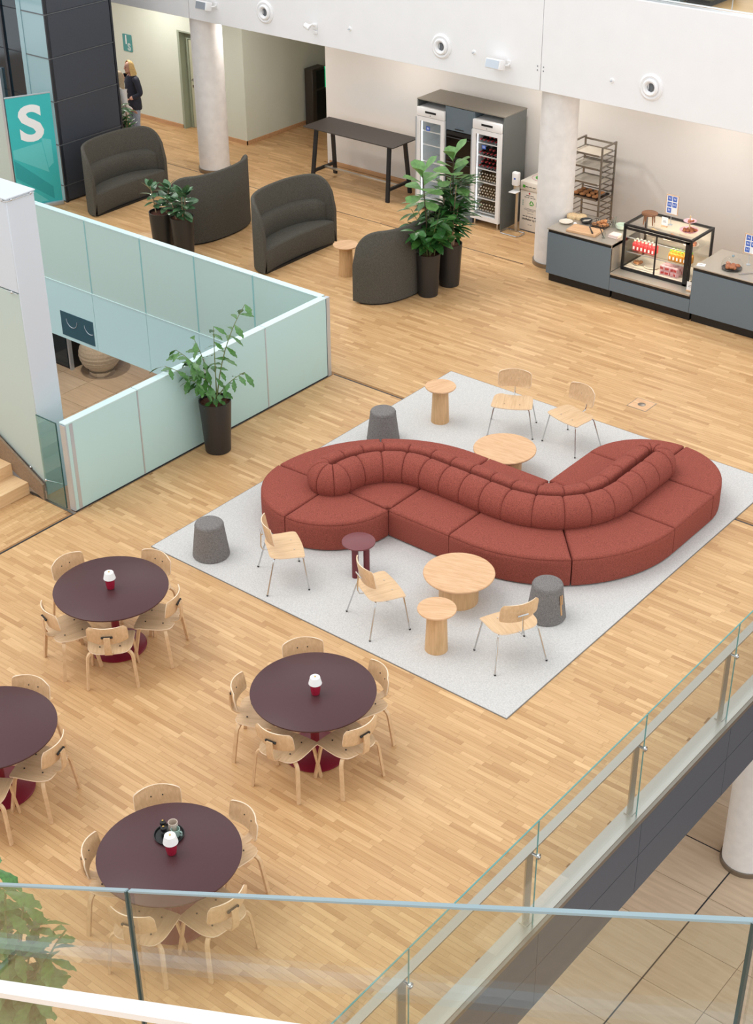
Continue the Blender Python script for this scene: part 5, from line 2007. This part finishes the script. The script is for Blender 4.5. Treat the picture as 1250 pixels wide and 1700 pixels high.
def buns(c, n, r, m, lb, grp, s=1.0, z=0.0, layers=1):
    q = random.Random(int(abs(c[0]) * 1000) % 977)
    for k in range(n):
        a = 2.4 * k
        rr_ = r * math.sqrt((k + .4) / n)
        o = mk('bun', BUN[m], None, (c[0] + rr_ * math.cos(a), c[1] + rr_ * math.sin(a), c[2] + z + (0.025 * s if k >= n * .65 and layers > 1 else 0)), q.random() * 3)
        o.scale = (s, s, s)
        tag(o, lb, 'pastry', grp)


BUN = {}
for m in ('pastry', 'bread', 'bread_l', 'pink'):
    b = B()
    b.ball((0, 0, 0.02), 0.042, 0.034, 0.024, 10, 6)
    b.tube([(-0.03, 0.0, 0.034), (0, 0.006, 0.044), (0.03, 0, 0.034)], 0.007, 5)
    o = b.done('bun', m, None)
    BUN[m] = o.data
    bpy.data.objects.remove(o)
dish(*cx(0.26, 0.42, 0.509), 0.13, 'plate', 'cream plate of pale pastries on the top shelf, left', 'plates in the display case')
buns(cx(0.26, 0.42, 0.519), 7, 0.09, 'bread_l', 'pale braided pastry on the left plate of the top shelf', 'top shelf pastries left')
dish(*cx(0.60, 0.40, 0.509), 0.13, 'plate', 'cream plate of pastries on the top shelf, centre', 'plates in the display case')
buns(cx(0.60, 0.40, 0.519), 7, 0.09, 'bread', 'golden pastry on the centre plate of the top shelf', 'top shelf pastries centre')
dish(*cx(0.98, 0.36, 0.509), 0.12, 'plate', 'cream plate of dark cakes on the top shelf, right', 'plates in the display case')
buns(cx(0.98, 0.36, 0.519), 7, 0.08, 'pastry', 'dark brown cake on the right plate of the top shelf', 'top shelf pastries right')
dish(*cx(0.40, 0.26, 0.037), 0.12, 'plate', 'round plate with brown rim on the bottom of the case', 'plates in the display case')
dish(*cx(0.17, 0.24, 0.037), 0.08, 'plate', 'small plate of buns at the bottom left of the case', 'plates in the display case')
buns(cx(0.17, 0.24, 0.047), 5, 0.05, 'bread', 'round bun on the small bottom plate', 'bottom buns')
q = random.Random(77)
pk = B()
pk.box(-0.045, -0.03, 0, 0.045, 0.03, 0.07, bev=0.012, seg=2)
pk.box(-0.03, -0.0312, 0.015, 0.03, -0.0295, 0.05, mi=1)
o = pk.done('snack_bag', ['pink', 'red'], None)
BAG = o.data
bpy.data.objects.remove(o)
for i in range(4):
    for j in range(3):
        for k in range(2):
            tag(mk('snack_bag', BAG, None, cx(0.66 + 0.085 * i * .9, 0.14 + 0.075 * j, 0.037 + 0.071 * k), 1.6 * (q.random() - .5)), 'pink and red wrapped snack bag at the bottom of the display case', 'snack', 'snack bags in the case')

# on top of the case
ZT = z1 + 0.0
t = thing('wooden_cake_stand', 'small walnut stool-like cake stand on the display case', 'cake stand', (-10.52, 19.47, ZT - 0.006))
B().lathe([(0.12, 0.15), (0.125, 0.155), (0.125, 0.172), (0.12, 0.175), (0.0001, 0.175)], 32, cap1=False).done('top', 'walnut', t)
for k in range(4):
    a = PI / 4 + k * PI / 2 + 0.3
    B().tube([(0.085 * math.cos(a), 0.085 * math.sin(a), 0.155), (0.10 * math.cos(a), 0.10 * math.sin(a), 0.0)], [0.014, 0.009], 8).done('leg', 'walnut', t)
t = thing('tiered_cake_stand', 'two-tier cake stand with pink plates on the display case', 'cake stand', (-9.87, 19.54, ZT - 0.006))
B().lathe([(0.08, 0), (0.10, 0.005), (0.145, 0.035), (0.14, 0.038), (0.09, 0.012), (0.0001, 0.012)], 30, cap1=False).done('lower_plate', 'pink', t)
B().lathe([(0.03, 0.14), (0.10, 0.175), (0.097, 0.178), (0.03, 0.148), (0.0001, 0.148)], 30, cap1=False).done('upper_plate', 'pink', t)
B().cyl((0, 0, 0.01), (0, 0, 0.25), 0.011, n=10).done('rod', 'bread_l', t)
buns((-9.87, 19.54, ZT + 0.012), 9, 0.10, 'pastry', 'small brown pastry on the lower tier of the pink cake stand', 'tier pastries', 0.8)
buns((-9.87, 19.54, ZT + 0.155), 4, 0.055, 'pastry', 'small brown pastry on the upper tier of the pink cake stand', 'upper tier pastries', 0.55)


def price_board(p, lb, h0, tilt=0.0):
    t = thing('price_board', lb, 'sign', p)
    B().cyl((0, 0, 0), (0, 0, h0 + 0.02), 0.004, n=8).done('stem', 'alu', t)
    B().lathe([(0.035, 0), (0.035, 0.008), (0.0001, 0.01)], 16, cap1=False).done('base', 'alu', t)
    b = B()
    w, h_ = 0.105, 0.30
    for a in ((-w, 0, w, 0.008), (-w, h_ - 0.008, w, h_), (-w, 0.008, -w + 0.008, h_ - 0.008), (w - 0.008, 0.008, w, h_ - 0.008)):
        b.box(a[0], -0.008, h0 + a[1], a[2], 0.004, h0 + a[3])
    b.done('frame', 'oak', t, smooth=0)
    quick_box('sheet', -w + .008, -0.004, h0 + .008, w - .008, 0.0, h0 + h_ - .008, 'paper', t, smooth=0)
    for k, (i, j) in enumerate(((0, 0), (1, 0), (0, 1), (1, 1), (0, 2))):
        ax, az = -0.078 + 0.085 * i, h0 + h_ - 0.095 - 0.092 * j
        sq = quick_box('price_square', ax, -0.0055, az, ax + 0.07, -0.0042, az + 0.075, 'blue', t, smooth=0)
        text('mark', 'H', 0.055, 'paper', sq, frame((ax + 0.035, -0.0062, az + 0.038), *FX), 0.0003)
    return t


price_board((-10.235, 19.62, ZT - 0.006), 'price board with five blue squares standing on the display case', 0.17)
price_board((-8.86, 19.56, ZC), 'price board with five blue squares behind the cake dome', 0.17)


def card(p, rz, lb, lying=False):
    t = thing('price_card', lb, 'sign', p, rz, 'white price cards')
    if lying:
        quick_box('card', -0.06, -0.05, 0.0, 0.06, 0.05, 0.006, 'paper', t, smooth=0)
        quick_box('print', -0.03, -0.012, 0.006, 0.02, 0.012, 0.0066, 'ink_l', t, smooth=0)
    else:
        quick_box('foot', -0.05, -0.02, 0.0, 0.05, 0.02, 0.02, 'oak', t, bev=0.002)
        quick_box('card', -0.052, -0.003, 0.015, 0.052, 0.003, 0.15, 'paper', t, smooth=0)
        quick_box('print', -0.03, -0.0036, 0.07, 0.03, -0.003, 0.078, 'ink_l', t, smooth=0)
        quick_box('print', -0.025, -0.0036, 0.09, 0.025, -0.003, 0.098, 'ink_l', t, smooth=0)


card((-10.27, 19.50, ZT - 0.006), 0.0, 'white price card in wooden foot on the display case')
card((-9.535, 19.10, 0.436), 0.05, 'white price card standing low beside the display case')
card((-9.40, 19.12, ZC), 0.3, 'white price card lying on the right worktop', True)

# left worktop
dish(-11.93, 19.36, ZC, 0.11, 'plate', 'patterned round platter at the left end of the worktop', None, 'serving_plate', 0.03)
for k, (x, y) in enumerate(((-11.97, 19.62), (-11.84, 19.66))):
    t = B().lathe([(0.09, 0), (0.095, 0.01), (0.095, 0.04), (0.085, 0.055), (0.0001, 0.06)], 26, cap1=False).done('flatbread_stack', 'bread_l', None, loc=(x, y, ZC))
    tag(t, ('pale round bread loaf farthest left on the worktop', 'pale round bread loaf next to the dark bowl')[k], 'bread', 'pale loaves')
t = dish(-11.68, 19.56, ZC, 0.10, 'plate_d', 'dark rimmed bowl of cutlery on the worktop', None, 'serving_bowl', 0.05)
for k in range(5):
    o = B().bar([(-0.06, -0.04 + .02 * k, 0.02), (0.06, -0.03 + .018 * k, 0.055)], (0, 1, 0), 0.014, 0.004).done('cheese_slice', 'plate', None, loc=(-11.68, 19.56, ZC))
    tag(o, 'pale slice lying in the dark bowl on the worktop', 'food', 'slices in the bowl')
t = thing('cutting_board', 'thick oak cutting board on the left worktop', 'cutting board', (-11.49, 19.215, ZC), math.radians(6))
quick_box('board', -0.25, -0.15, 0.0, 0.25, 0.15, 0.04, 'oak', t, bev=0.006)
t = thing('bread_knife', 'bread knife with black handle lying on the oak board', 'knife', (-11.36, 19.20, ZC + 0.041), math.radians(130))
quick_box('blade', 0.0, -0.012, 0, 0.20, 0.012, 0.002, 'chrome', t, smooth=0)
quick_box('handle', -0.11, -0.012, 0, 0.0, 0.012, 0.018, 'black', t, bev=0.004)
t = B().ball((0, 0, 0.024), 0.03, 0.025, 0.024).done('boiled_egg', 'paper', None, loc=(-11.76, 19.36, ZC))
tag(t, 'white egg beside the cutting board', 'egg')
t = thing('wire_basket', 'black wire basket of bread rolls on the worktop', 'basket', (-11.415, 19.55, ZC))
b = B()
for z_, sc_ in ((0.004, 0.8), (0.04, 0.9), (0.075, 1.0)):
    b.tube([(-0.15 * sc_, -0.11 * sc_, z_), (0.15 * sc_, -0.11 * sc_, z_), (0.15 * sc_, 0.11 * sc_, z_), (-0.15 * sc_, 0.11 * sc_, z_)], 0.004, 6, closed=True)
b.done('rims', 'black', t)
b = B()
for k in range(9):
    xx = -0.14 + 0.035 * k
    b.tube([(xx, -0.11, 0.075), (xx * .8, -0.088, 0.004), (xx * .8, 0.088, 0.004), (xx, 0.11, 0.075)], 0.003, 5)
b.done('wires', 'black', t)
q = random.Random(2)
for (dx, dy, dz) in ((-0.08, -0.05, 0.01), (0.03, -0.05, 0.01), (-0.05, 0.05, 0.01), (0.08, 0.04, 0.01), (0.09, -0.04, 0.03), (0.02, 0.02, 0.055), (0.07, 0.02, 0.075)):
    roll(-11.415 + dx, 19.55 + dy, ZC + dz, q.random() * 3, 0.95, 'golden bread roll piled in the black wire basket', 'rolls in the wire basket')
t = thing('glass_jar', 'small glass jar with cutlery on the worktop', 'jar', (-11.24, 19.66, ZC))
B().lathe([(0.04, 0), (0.045, 0.01), (0.045, 0.10), (0.042, 0.10), (0.042, 0.012), (0.0001, 0.01)], 20, cap1=False).done('jar', 'glass', t)
b = B()
for k in range(5):
    a = k * 1.3
    b.cyl((0.015 * math.cos(a), 0.015 * math.sin(a), 0.012), (0.04 * math.cos(a), 0.04 * math.sin(a), 0.17), 0.004, n=5)
b.done('cutlery', 'chrome', t)
t = B().lathe([(0.05, 0), (0.09, 0.03), (0.095, 0.08), (0.09, 0.08), (0.085, 0.03), (0.0001, 0.01)], 24, cap1=False).done('ceramic_bowl', 'pale_green', None, loc=(-11.09, 19.66, ZC))
tag(t, 'pale green bowl next to the display case', 'bowl')
t = thing('drinking_glass', 'small glass with black tongs in front of the napkins', 'glass', (-11.12, 19.17, ZC))
B().lathe([(0.03, 0), (0.035, 0.09), (0.032, 0.09), (0.028, 0.008), (0.0001, 0.007)], 18, cap1=False).done('glass', 'glass', t)
B().bar([(0.0, 0.0, 0.012), (-0.08, 0.02, 0.13)], (0, 1, 0), 0.012, 0.01).done('tongs', 'black', t)
for k in range(2):
    o = tag(quick_box('napkin_stack', -0.08, -0.075, 0, 0.08, 0.075, 0.028, 'napkin', None, bev=0.006), ('lower pink napkin stack at the worktop edge', 'upper pink napkin stack at the worktop edge')[k], 'napkins', 'napkin stacks')
    o.location = (-11.0 + 0.01 * k, 19.30, ZC + 0.029 * k)

# cake dome
dx_, dy_ = -8.98, 19.27
t = dish(dx_, dy_, ZC, 0.15, 'plate_d', 'black plate of pastries under the glass dome', None, 'cake_plate', 0.02)
buns((dx_, dy_, ZC + 0.012), 11, 0.095, 'pastry', 'brown pastry piled under the glass dome', 'pastries under the dome', 1.0, 0.0, 2)
t = thing('glass_dome', 'clear glass dome with knob over the pastries', 'cake dome', (dx_, dy_, ZC))
prof = [(0.158, 0.002), (0.158, 0.07)] + [(0.158 * math.cos(a), 0.07 + 0.115 * math.sin(a)) for a in [k * PI / 2 / 9 for k in range(1, 9)]] + [(0.012, 0.184)]
B().lathe(prof, 36, cap0=False, cap1=False).done('dome', 'glass_clear', t)
B().ball((0, 0, 0.20), 0.02, 0.02, 0.018, 12, 8).done('knob', 'glass_edge_l', t)
t = thing('serving_tongs', 'steel serving tongs lying beside the cake dome', 'tongs', (-8.72, 19.22, ZC), 0.8)
B().bar([(-0.11, 0, 0.004), (0.11, 0.012, 0.012)], (0, 1, 0), 0.014, 0.003).done('arm', 'chrome', t)
B().bar([(-0.11, -0.02, 0.004), (0.11, 0.0, 0.012)], (0, 1, 0), 0.014, 0.003).done('arm', 'chrome', t)

# ================================================================== SIGNS, BANNER, GATE
bx = V((-20.90, 16.60, 0))
ux = V((-0.32, -0.72, 0)).normalized()
nrm = V((ux.y, -ux.x, 0))
if nrm.dot(V((1, -1, 0))) < 0:
    nrm = -nrm
left = bx + ux * 0.80
Mb = Matrix.Translation(left) @ Matrix((-ux, V((0, 0, 1)), nrm)).transposed().to_4x4()
t = thing('roll_up_banner', 'teal roll-up banner with a big white letter S beside the tower', 'banner', (0, 0, 0))
B().box(0, 0.07, -0.002, 0.80, 2.02, 0.002, M=Mb).done('sheet', 'banner', t, smooth=0)
B().box(-0.01, 2.015, -0.008, 0.81, 2.04, 0.008, M=Mb, bev=0.003).done('top_rail', 'alu', t)
B().box(-0.01, 0.0, -0.05, 0.81, 0.075, 0.05, M=Mb, bev=0.012, seg=2).done('cassette', 'alu', t)
text('letter', 'S', 0.86, 'paper', t, Mb @ Matrix.Translation((0.40, 1.50, 0.0035)) @ Matrix.Scale(1.12, 4, (1, 0, 0)), 0.001, 0.026)


def poly_plate(pts, m, z):
    b = B()
    vs_ = [b.bm.verts.new(Mb @ V((p[0], p[1], z))) for p in pts]
    b.face(vs_)
    return b.done('print', m, t, smooth=0)


poly_plate([(0.02, 0.95), (0.02, 1.10), (0.55, 1.18), (0.62, 0.62)], 'banner_l', 0.0026)
poly_plate([(0.02, 0.60), (0.02, 0.92), (0.66, 0.35), (0.66, 0.12)], 'banner_d', 0.0028)
poly_plate([(0.02, 0.10), (0.02, 0.56), (0.55, 0.10)], 'banner_l', 0.0026)
poly_plate([(0.55, 1.25), (0.72, 1.20), (0.72, 0.78), (0.62, 0.70)], 'banner_l', 0.0027)

t = thing('wall_sign', 'teal room sign with 1 and S on the sage wall', 'sign', (-23.86, 21.125, 1.515))
b = B()
pts = []
for cxx, czz, a0 in ((0.115, 0.155, 0), (-0.115, 0.155, 90), (-0.115, -0.155, 180), (0.115, -0.155, 270)):
    for k in range(5):
        a = math.radians(a0 + 22.5 * k)
        pts.append((cxx + 0.02 * math.cos(a), czz + 0.02 * math.sin(a)))
q0 = [b.bm.verts.new((p[0], 0, p[1])) for p in pts]
q1 = [b.bm.verts.new((p[0], -0.008, p[1])) for p in pts]
b.face(q1)
b.face(list(reversed(q0)))
for i in range(len(pts)):
    b.face([q0[i], q0[(i + 1) % len(pts)], q1[(i + 1) % len(pts)], q1[i]])
b.done('plate', 'sign', t, smooth=0)
text('number', '1', 0.26, 'paper', t, frame((-0.035, -0.009, 0.055), *FX), 0.0006, 0.004)
text('letter', 'S', 0.20, 'paper', t, frame((0.045, -0.009, -0.085), *FX), 0.0006, 0.006)
text('letter_core', 'S', 0.20, 'sign', t, frame((0.045, -0.0105, -0.085), *FX), 0.0003, -0.004)

t = thing('access_gate', 'tall dark access gate pillar with green edge light in the passage', 'gate', (-20.40, 23.0, 0))
quick_box('pillar', -0.12, -0.16, 0, 0.10, 0.26, 1.17, mat('gate_brown', rgb(60, 54, 48), 0.4), t, bev=0.01)
quick_box('inset', 0.10, -0.04, 0.05, 0.106, 0.20, 0.72, 'black', t, smooth=0)
quick_box('inset', 0.10, -0.04, 0.76, 0.106, 0.22, 1.12, 'black', t, smooth=0)
quick_box('indicator', 0.10, 0.225, 0.74, 0.112, 0.24, 1.16, 'green_glow', t, smooth=0)
B().box(0.11, 0.20, 0.12, 0.75, 0.212, 1.16).done('glass_wing', 'glass_teal', t, smooth=0)
B().box(0.11, 0.20, 1.16, 0.75, 0.212, 1.168).done('wing_edge', 'green_glow', t, smooth=0)


# ================================================================== PEOPLE
def skin_mesh(name, verts, edges, radii, sub=2):
    me = bpy.data.meshes.new(name)
    me.from_pydata(verts, edges, [])
    o = bpy.data.objects.new(name, me)
    COL.objects.link(o)
    o.modifiers.new('skin', 'SKIN').use_smooth_shade = True
    sv = me.skin_vertices[0].data
    for i, r_ in enumerate(radii):
        sv[i].radius = (r_[0], r_[1]) if isinstance(r_, tuple) else (r_, r_)
        sv[i].use_root = (i == 0)
    s = o.modifiers.new('sub', 'SUBSURF')
    s.levels = s.render_levels = sub
    dg = bpy.context.evaluated_depsgraph_get()
    out = bpy.data.meshes.new_from_object(o.evaluated_get(dg))
    bpy.data.objects.remove(o)
    out.polygons.foreach_set('use_smooth', [True] * len(out.polygons))
    return out


def person(label, loc, rz, top_m, leg_m, hair_m, long_hair, arms):
    """faces +X locally; 1.68 m tall"""
    t = thing('person', label, 'person', loc, rz)
    v, e, r = [], [], []

    def add(p, rad, par=None):
        v.append(p)
        r.append(rad)
        if par is not None:
            e.append((par, len(v) - 1))
        return len(v) - 1
    pel = add((0, 0, 0.92), (0.165, 0.125))
    wai = add((0, 0, 1.08), (0.145, 0.115), pel)
    che = add((0.01, 0, 1.26), (0.165, 0.125), wai)
    sho = add((0, 0, 1.38), (0.115, 0.085), che)
    nek = add((0.01, 0, 1.45), 0.05, sho)
    nk2 = add((0.025, 0, 1.50), 0.047, nek)
    for s in (1, -1):
        hp = add((0, 0.09 * s, 0.86), 0.095, pel)
        kn = add((0.02, 0.10 * s, 0.48), 0.062, hp)
        ca = add((0.0, 0.105 * s, 0.30), 0.058, kn)
        an = add((-0.01, 0.11 * s, 0.09), 0.042, ca)
        ft = add((0.05, 0.115 * s, 0.035), (0.042, 0.034), an)
        add((0.14, 0.125 * s, 0.03), (0.04, 0.026), ft)
        sh = add((0.0, 0.18 * s, 1.365), 0.07, sho)
        el = add(arms[0] if s > 0 else arms[2], 0.062, sh)
        add(arms[1] if s > 0 else arms[3], 0.034, el)
    me = skin_mesh('body', v, e, r)
    for m_ in (top_m, leg_m, 'skin', 'black'):
        me.materials.append(MT[m_])
    for p in me.polygons:
        c = p.center
        wr = min((c - V(arms[1])).length, (c - V(arms[3])).length)
        if c.z > 1.43 or wr < 0.07:
            p.material_index = 2
        elif c.z > 0.80 or abs(c.y) > 0.20:
            p.material_index = 0
        elif c.z > 0.07:
            p.material_index = 1
        else:
            p.material_index = 3
    body = mk('body', me, t)
    # blouse hem
    B().lathe([(0.165, 0.76), (0.175, 0.80), (0.165, 0.95), (0.14, 1.08)], 22, M=Matrix.Diagonal((0.85, 1.0, 1, 1)), cap0=False, cap1=False).done('blouse', top_m, t)
    # head
    hc = V((0.045, 0, 1.585))
    b = B()
    b.ball(hc, 0.088, 0.072, 0.108, 18, 12)
    b.ball(hc + V((0.045, 0, -0.062)), 0.04, 0.042, 0.045, 10, 8)
    b.done('head', 'skin', t)
    b = B()
    b.ball(hc + V((0.092, 0, -0.012)), 0.016, 0.011, 0.02, 8, 6)
    b.done('nose', 'skin', t)
    for s in (1, -1):
        B().ball(hc + V((0.078, 0.028 * s, 0.008)), 0.010, 0.012, 0.007, 8, 6).done('eye', 'eye', t)
        B().ball(hc + V((0.0, 0.073 * s, -0.005)), 0.018, 0.008, 0.026, 8, 6).done('ear', 'skin', t)
        # hand: palm and five fingers
        w = V(arms[1] if s > 0 else arms[3])
        elb = V(arms[0] if s > 0 else arms[2])
        d = (w - elb).normalized()
        sd_ = d.cross(V((0, 0, 1))).normalized()
        pn = sd_.cross(d)
        hv, he, hr = [w, w + d * 0.045, w + d * 0.085], [(0, 1), (1, 2)], [(0.024, 0.016), (0.034, 0.015), (0.034, 0.013)]
        for k in range(4):
            o_ = sd_ * (0.027 - 0.018 * k)
            L = (0.062, 0.072, 0.066, 0.05)[k]
            i0 = len(hv)
            hv += [w + d * 0.09 + o_, w + d * (0.09 + L * .5) + o_ - pn * 0.008, w + d * (0.09 + L * .85) + o_ - pn * 0.028]
            he += [(2, i0), (i0, i0 + 1), (i0 + 1, i0 + 2)]
            hr += [0.009, 0.0085, 0.007]
        i0 = len(hv)
        hv += [w + d * 0.04 + sd_ * 0.04, w + d * 0.07 + sd_ * 0.058 - pn * 0.012]
        he += [(1, i0), (i0, i0 + 1)]
        hr += [0.010, 0.008]
        hm = skin_mesh('hand', hv, he, hr, 1)
        hm.materials.append(MT['skin'])
        mk('hand', hm, t)
    B().ball(hc + V((0.078, 0, -0.052)), 0.008, 0.022, 0.007, 8, 6).done('mouth', 'lip', t)
    # hair
    b = B()
    rows = []
    for i in range(13):
        a = -1.95 + 3.9 * i / 12      # around the head, open at the face
        row = []
        low = -0.02 - (0.13 if not long_hair else 0.30) * min(1, abs(abs(a) - 0.0) / 1.1 if False else 1)
        for k in range(9):
            ph = PI / 2 * (1 - k / 5) if k <= 5 else 0
            rad = 1.13
            ca, sa = math.cos(a + PI), math.sin(a + PI)
            if k <= 5:
                p = hc + V((0.090 * rad * ca * math.cos(ph), 0.076 * rad * sa * math.cos(ph), 0.110 * rad * math.sin(ph)))
            else:
                dz = low * (k - 5) / 3
                p = hc + V((0.090 * rad * ca * (1 + .06 * (k - 5)) - 0.008 * (k - 5), 0.076 * rad * sa * (1 + .08 * (k - 5)), dz))
            row.append(p)
        rows.append(row)
    b.shell(rows, 0.012)
    b.done('hair', hair_m, t, smooth=70)
    return t


person('person in a dark navy blouse and light jeans standing by the sage wall', (-22.25, 19.72, 0), math.radians(-105), 'navy', 'jeans', 'hair', False,
       [(-0.03, 0.27, 1.10), (0.17, 0.16, 1.02), (-0.03, -0.27, 1.10), (0.17, -0.14, 1.04)])
person('person in a white blouse with long ash-blonde hair partly hidden behind the tower', (-22.02, 19.16, -0.06), math.radians(75), 'white_top', 'dark_trousers', 'hair_ash', True,
       [(-0.02, 0.26, 1.10), (0.16, 0.18, 0.98), (-0.02, -0.26, 1.10), (0.16, -0.18, 0.98)])
